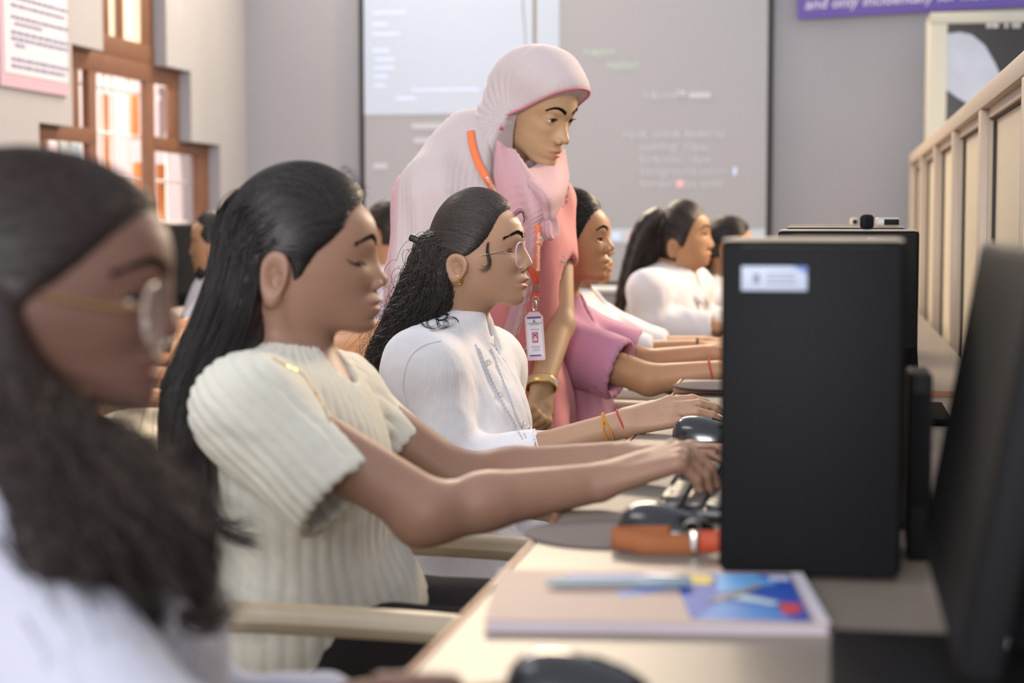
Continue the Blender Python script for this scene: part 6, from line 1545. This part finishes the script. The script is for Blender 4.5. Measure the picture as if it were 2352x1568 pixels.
def tr(hd, ear, pts, cs=1.0, flip=1): return [((x-ear[0])*hd.m*flip/cs, -(y-ear[1])*hd.m) for x, y in pts]
M_skb = skin('light_brown_skin_far', '#ad8260'); M_pink = mat('mauve_pink_cotton_shirt', '#b9849c', .85, .2, noise=30, var=.04, bump=(200, .15), sheen=.1); M_wsh = mat('white_school_shirt', '#d9d5d8', .85, .2, noise=30, var=.02, bump=(160, .15), sheen=.1)  # light brown skin shared by the sitters farther back

# pink shirt sitter (short hair seen beyond the standing woman)
YP = 4.12; eb_ = (1288, 575)
hb = Head(eb_, [(1384, 474), (1388, 486), (1391, 500), (1394, 514), (1396, 528), (1394, 541), (1401, 552), (1407, 560), (1412, 567), (1409, 575), (1394, 581), (1393, 586), (1400, 593), (1401, 599), (1396, 604), (1398, 613), (1392, 621), (1393, 632), (1388, 641), (1378, 647)], YP, (1226, 540), (1320, 440), (1380, 549), ((1268, 555), (1300, 600)), yaw=math.radians(-6), open_=.5, gaze=-.18)
hlb = tr(hb, eb_, ((1382, 476), (1368, 492), (1352, 515), (1338, 542), (1330, 558), (1322, 575), (1312, 590), (1290, 610), (1270, 640)))
rb = sitter('person in mauve pink short-sleeved shirt with dark hair, at far desk', hb, YP, P(1283, 700, YP), P(1262, 790, 3.98), P(1320, 765, 4.28), P(1275, 1060, YP), (P(1492, 872, 3.92), P(1650, 852, 3.92)), (P(1480, 835, 4.30), P(1640, 812, 4.28)), M_skb, M_pink,
    simple_hair(hlb, .010, gat=[hb.R.T @ (P(x, y, YP+d)-hb.o) for x, y, d in ((1230, 560, -.04), (1228, 570, .04), (1240, 600, -.05))], guides=[[P(1240, 570, YP-.03), P(1232, 620, YP-.03), P(1225, 690, YP-.04)], [P(1262, 590, YP-.06), P(1258, 640, YP-.06), P(1250, 690, YP-.06)]]), cuff=(.72, .80), sleeve=(.070, .072, .06), h=(.003, .0065, .009), cloth_name='pink_shirt', fold=.0045)
tb = thing('thread_bracelet', P(1636, 850, 3.9), 'red thread bracelet on the wrist of the pink shirt sitter', 'bracelet')
axb = unit(P(1650, 852, 3.92)-P(1492, 872, 3.92)); MB().tube(around(P(1634, 854, 3.92), axb, .0275, 1.0, wob=.002), .0022, 6, closed=True).build('thread', M_red, tb)

# girl hidden behind the pink shirt: lips, chin, white shirt, forearm
Y6 = 4.95; e6 = (1310, 570)
h6 = Head(e6, [(1390, 480), (1396, 500), (1399, 516), (1400, 528), (1398, 542), (1402, 556), (1408, 568), (1413, 578), (1411, 584), (1400, 588), (1401, 592), (1406, 598), (1408, 604), (1404, 608), (1409, 616), (1403, 624), (1405, 632), (1400, 644), (1388, 652)], Y6, (1258, 545), (1330, 462), (1390, 548), ((1298, 556), (1320, 592)), yaw=math.radians(-6))
sitter('girl in white shirt mostly hidden behind the pink shirt sitter', h6, Y6, P(1318, 690, Y6), P(1315, 745, 4.80), P(1355, 735, 5.10), P(1320, 950, Y6), (P(1450, 812, 4.80), P(1600, 799, 4.80)), (P(1500, 800, 5.1), P(1620, 790, 5.1)), M_skb, M_wsh,
    simple_hair(tr(h6, e6, ((1388, 482), (1372, 500), (1356, 520), (1342, 545), (1330, 560), (1322, 580), (1310, 610))), .01), cuff=(1.36, 1.3), h=(.0045, .009, .01), detail=False)
tag(MB().tube(around(P(1603, 799, 4.80), (1, 0, .05), .0262), .003, 6, closed=True).build('wrist_band', M_blk2), 'thin dark band on the far wrist beyond the pink shirt', 'bracelet')

# ponytail girl
Y7 = 5.75; e7 = (1558, 575)
h7 = Head(e7, [(1619, 492), (1625, 500), (1629, 512), (1630, 522), (1629, 535), (1632, 546), (1637, 555), (1641, 563), (1638, 568), (1630, 572), (1629, 576), (1633, 581), (1633, 586), (1629, 589), (1632, 594), (1627, 599), (1628, 604), (1623, 611), (1612, 615)], Y7, (1512, 520), (1572, 466), (1619, 539), ((1538, 550), (1562, 588)), yaw=math.radians(-5), open_=.7)
hl7 = tr(h7, e7, ((1616, 492), (1606, 502), (1596, 516), (1588, 532), (1582, 548), (1576, 562), (1570, 572), (1560, 590)))
g7 = [[P(x, y, Y7+d) for x, y, d in g] for g in ([(1510, 505, -.01), (1490, 530, -.03), (1474, 570, -.05), (1456, 625, -.06), (1440, 680, -.06), (1424, 735, -.05), (1414, 768, -.04)], [(1512, 515, .0), (1500, 550, -.02), (1486, 600, -.03), (1464, 660, -.04), (1442, 715, -.04), (1424, 765, -.03)], [(1506, 500, -.03), (1482, 520, -.05), (1462, 560, -.07), (1444, 620, -.08), (1430, 680, -.08), (1418, 740, -.06)])]
sitter('girl with long ponytail and white shirt at the far desk', h7, Y7, P(1552, 640, Y7), P(1490, 668, 5.60), P(1590, 660, 5.90), P(1490, 850, Y7), (P(1500, 752, 5.58), P(1650, 752, 5.58)), (P(1600, 745, 5.92), P(1700, 742, 5.9)), M_skb, M_wsh,
    simple_hair(hl7, .011, guides=g7, gat=[h7.R.T @ (P(x, y, Y7+d)-h7.o) for x, y, d in ((1510, 506, 0), (1512, 514, -.03), (1508, 512, .03))], r0=.034, r1=.020, shell=(.036, .024), ns=700, M_=M_hair2, rad=.0013), cuff=(1.9, 1.9), h=(.004, .0085, .01), collar=True, sleeve=(.062, .06, .062), fold=.009)
tag(MB().tube(around(P(1509, 508, Y7-.01), P(1500, 520, Y7)-P(1520, 496, Y7), .030, n=20), .006, 8, closed=True).build('hair_tie', M_blk2), 'black tie holding the ponytail of the girl at far desk', 'hair tie')
# two more heads near the screen
def far_head(label, ear, Y, top_px, shirt_y, m_cloth, face=1, M_=M_hair, hairline=None, lean=0, long_=False, pitch=0.0, curly=0):
    m = P(ear[0], ear[1], Y); dep = float((m-CAM) @ FWD)/F_PX
    hd = Head((0, 0), None, Y, None, None, None, None, canon=CANON, yaw=(0 if face > 0 else math.pi)+lean, pitch=pitch, eye_at=(ear[0]+face*.083/dep, ear[1]-.013/dep))
    nb = hd.W((-.02, 0, -.135)); f_ = V3((face, 0, 0)); shN, shF = nb+V3((-.02*face, -.155, -.075)), nb+V3((-.02*face, .155, -.075)); hp = V3((nb[0]-.03*face, nb[1], .60))
    deskz = .80
    armN, armF = (shN+V3((.10*face, 0, -.24)), V3((nb[0]+.36*face, nb[1]-.13, deskz))), (shF+V3((.10*face, 0, -.24)), V3((nb[0]+.36*face, nb[1]+.13, deskz)))
    line = hairline or [(.082, .085), (.070, .065), (.055, .045), (.042, .028), (.030, .012), (.015, 0), (0, -.02)]
    g_ = None
    if long_: g_ = [[hd.W(q) for q in ((-.075, yy, .03), (-.095, yy*1.1, -.06), (-.11, yy*1.2, -.15), (-.12, yy*1.2, -.27))] for yy in (-.05, -.02, .02, .05)]
    return sitter(label, hd, Y, nb, shN, shF, hp, armN, armF, M_skb, m_cloth, simple_hair(line, .014, guides=g_, gat=[(-.09, .0, .03), (-.09, -.03, .0), (-.09, .03, .0)], M_=M_, wave=curly, r0=.022, r1=.012, n=500, ns=400, rad=.0014), cuff=(.75, .75), h=(.005, .010, .011), flip=face, detail=False, collar=True)
far_head('person with dark hair just behind the ponytail girl', (1528, 560), 6.75, 445, 600, M_wsh)
far_head('person with dark hair and white shirt beyond the stickered computer', (1672, 575), 6.85, 475, 600, M_wsh, long_=True)
far_head('person in pale lavender shirt facing left behind the standing woman', (905, 545), 6.2, 445, 600, mat('pale_lavender_shirt', '#cfcad8', .85, .2, bump=(160, .15)), face=-1, M_=M_hair2, lean=-.45)

# girl with the bun at the left desk, facing left
Y11 = 6.0; e11 = (484, 585)
h11 = Head(e11, [(447, 510), (443, 522), (442, 534), (441, 545), (443, 556), (440, 566), (437, 574), (435, 580), (438, 585), (443, 588), (443, 592), (440, 597), (441, 602), (444, 605), (442, 610), (446, 614), (445, 620), (450, 627), (460, 631)], Y11, (528, 545), (484, 492), (449, 557), ((478, 560), (496, 600)), flip=-1)
hl11 = [((e11[0]-x)*h11.m, -(y-e11[1])*h11.m) for x, y in ((452, 508), (462, 520), (460, 540), (468, 552), (476, 560), (484, 566), (492, 580))]
sitter('girl with hair in bun facing left at the window desk', h11, Y11, P(492, 660, Y11), P(505, 700, 5.85), P(480, 700, 6.15), P(500, 900, Y11), (P(430, 760, 5.85), P(385, 730, 5.85)), (P(430, 760, 6.15), P(385, 730, 6.15)), M_skb, M_wsh,
    simple_hair(hl11, .010, extra_ell=ell(h11.W((-.105, 0, .01)), (.035, .035, .035)), gat=[(-.09, 0, .01), (-.09, .02, .02), (-.09, -.02, .0)], h=.005, rad=.0013), cuff=(.8, .8), h=(.004, .009, .011), flip=-1, detail=False)
tag(MB().sphere(P(484, 611, Y11-.078), .0058, 10).build('earring', M_silver), 'round white ear stud of the girl with the bun', 'earring')
bw = MB()
bo = P(478, 628, Y11-.085)
for sg in (-1, 1): bw.add([bo, bo+V3((sg*.035, -.006, .026)), bo+V3((sg*.042, -.012, .004)), bo+V3((sg*.034, -.004, -.026))], [(0, 1, 2, 3)] if sg > 0 else [(3, 2, 1, 0)])
bw.sphere(bo, (.010, .008, .012), 10)
tag(bw.build('bow', mat('black_ribbon', '#141416', .7, .3), solid=.006), 'black ribbon bow below the ear of the girl with the bun', 'bow')

# ---------------------------------------------------------------- chairs
make_chair('armchair', (P(700, 1500, Y2)[0]+.02, 2.225, 0), 'beige plastic armchair under the woman in cream top', None, 'plastic armchairs')
make_chair('armchair', (hip1[0]+.0, 1.35, 0), 'beige plastic armchair of the foreground woman, armrest at bottom edge', None, 'plastic armchairs')
make_chair('armchair', (hip[0]-.02, Y3, 0), 'beige plastic armchair under the woman in white kurta', None, 'plastic armchairs')
make_chair('armchair', (P(1275, 1060, YP)[0]-.0, YP+.05, 0), 'beige plastic armchair under the pink shirt sitter', None, 'plastic armchairs')
make_chair('armchair', (P(1320, 950, Y6)[0], Y6, 0), 'beige plastic armchair under the girl behind the pink shirt', None, 'plastic armchairs')
make_chair('armchair', (P(1490, 850, Y7)[0], Y7, 0), 'beige plastic armchair under the ponytail girl', None, 'plastic armchairs')
c = make_chair('armchair', (P(500, 900, Y11)[0]+.03, Y11, 0), 'tan plastic armchair under the girl with the bun', M_ch2, 'plastic armchairs'); c.rotation_euler[2] = math.pi
c = make_chair('armchair', (P(330, 900, 4.9)[0], 4.9, 0), 'empty tan plastic armchair before the left desk', M_ch2, 'plastic armchairs'); c.rotation_euler[2] = math.pi*.96
c = make_chair('armchair', (P(800, 900, 4.7)[0], 4.7, 0), 'empty tan plastic armchair between cream top and kurta', M_ch2, 'plastic armchairs'); c.rotation_euler[2] = math.pi*.62
c = make_chair('armchair', (P(905, 700, 6.2)[0]+.04, 6.2, 0), 'tan plastic armchair under the lavender shirt sitter', M_ch2, 'plastic armchairs'); c.rotation_euler[2] = math.pi
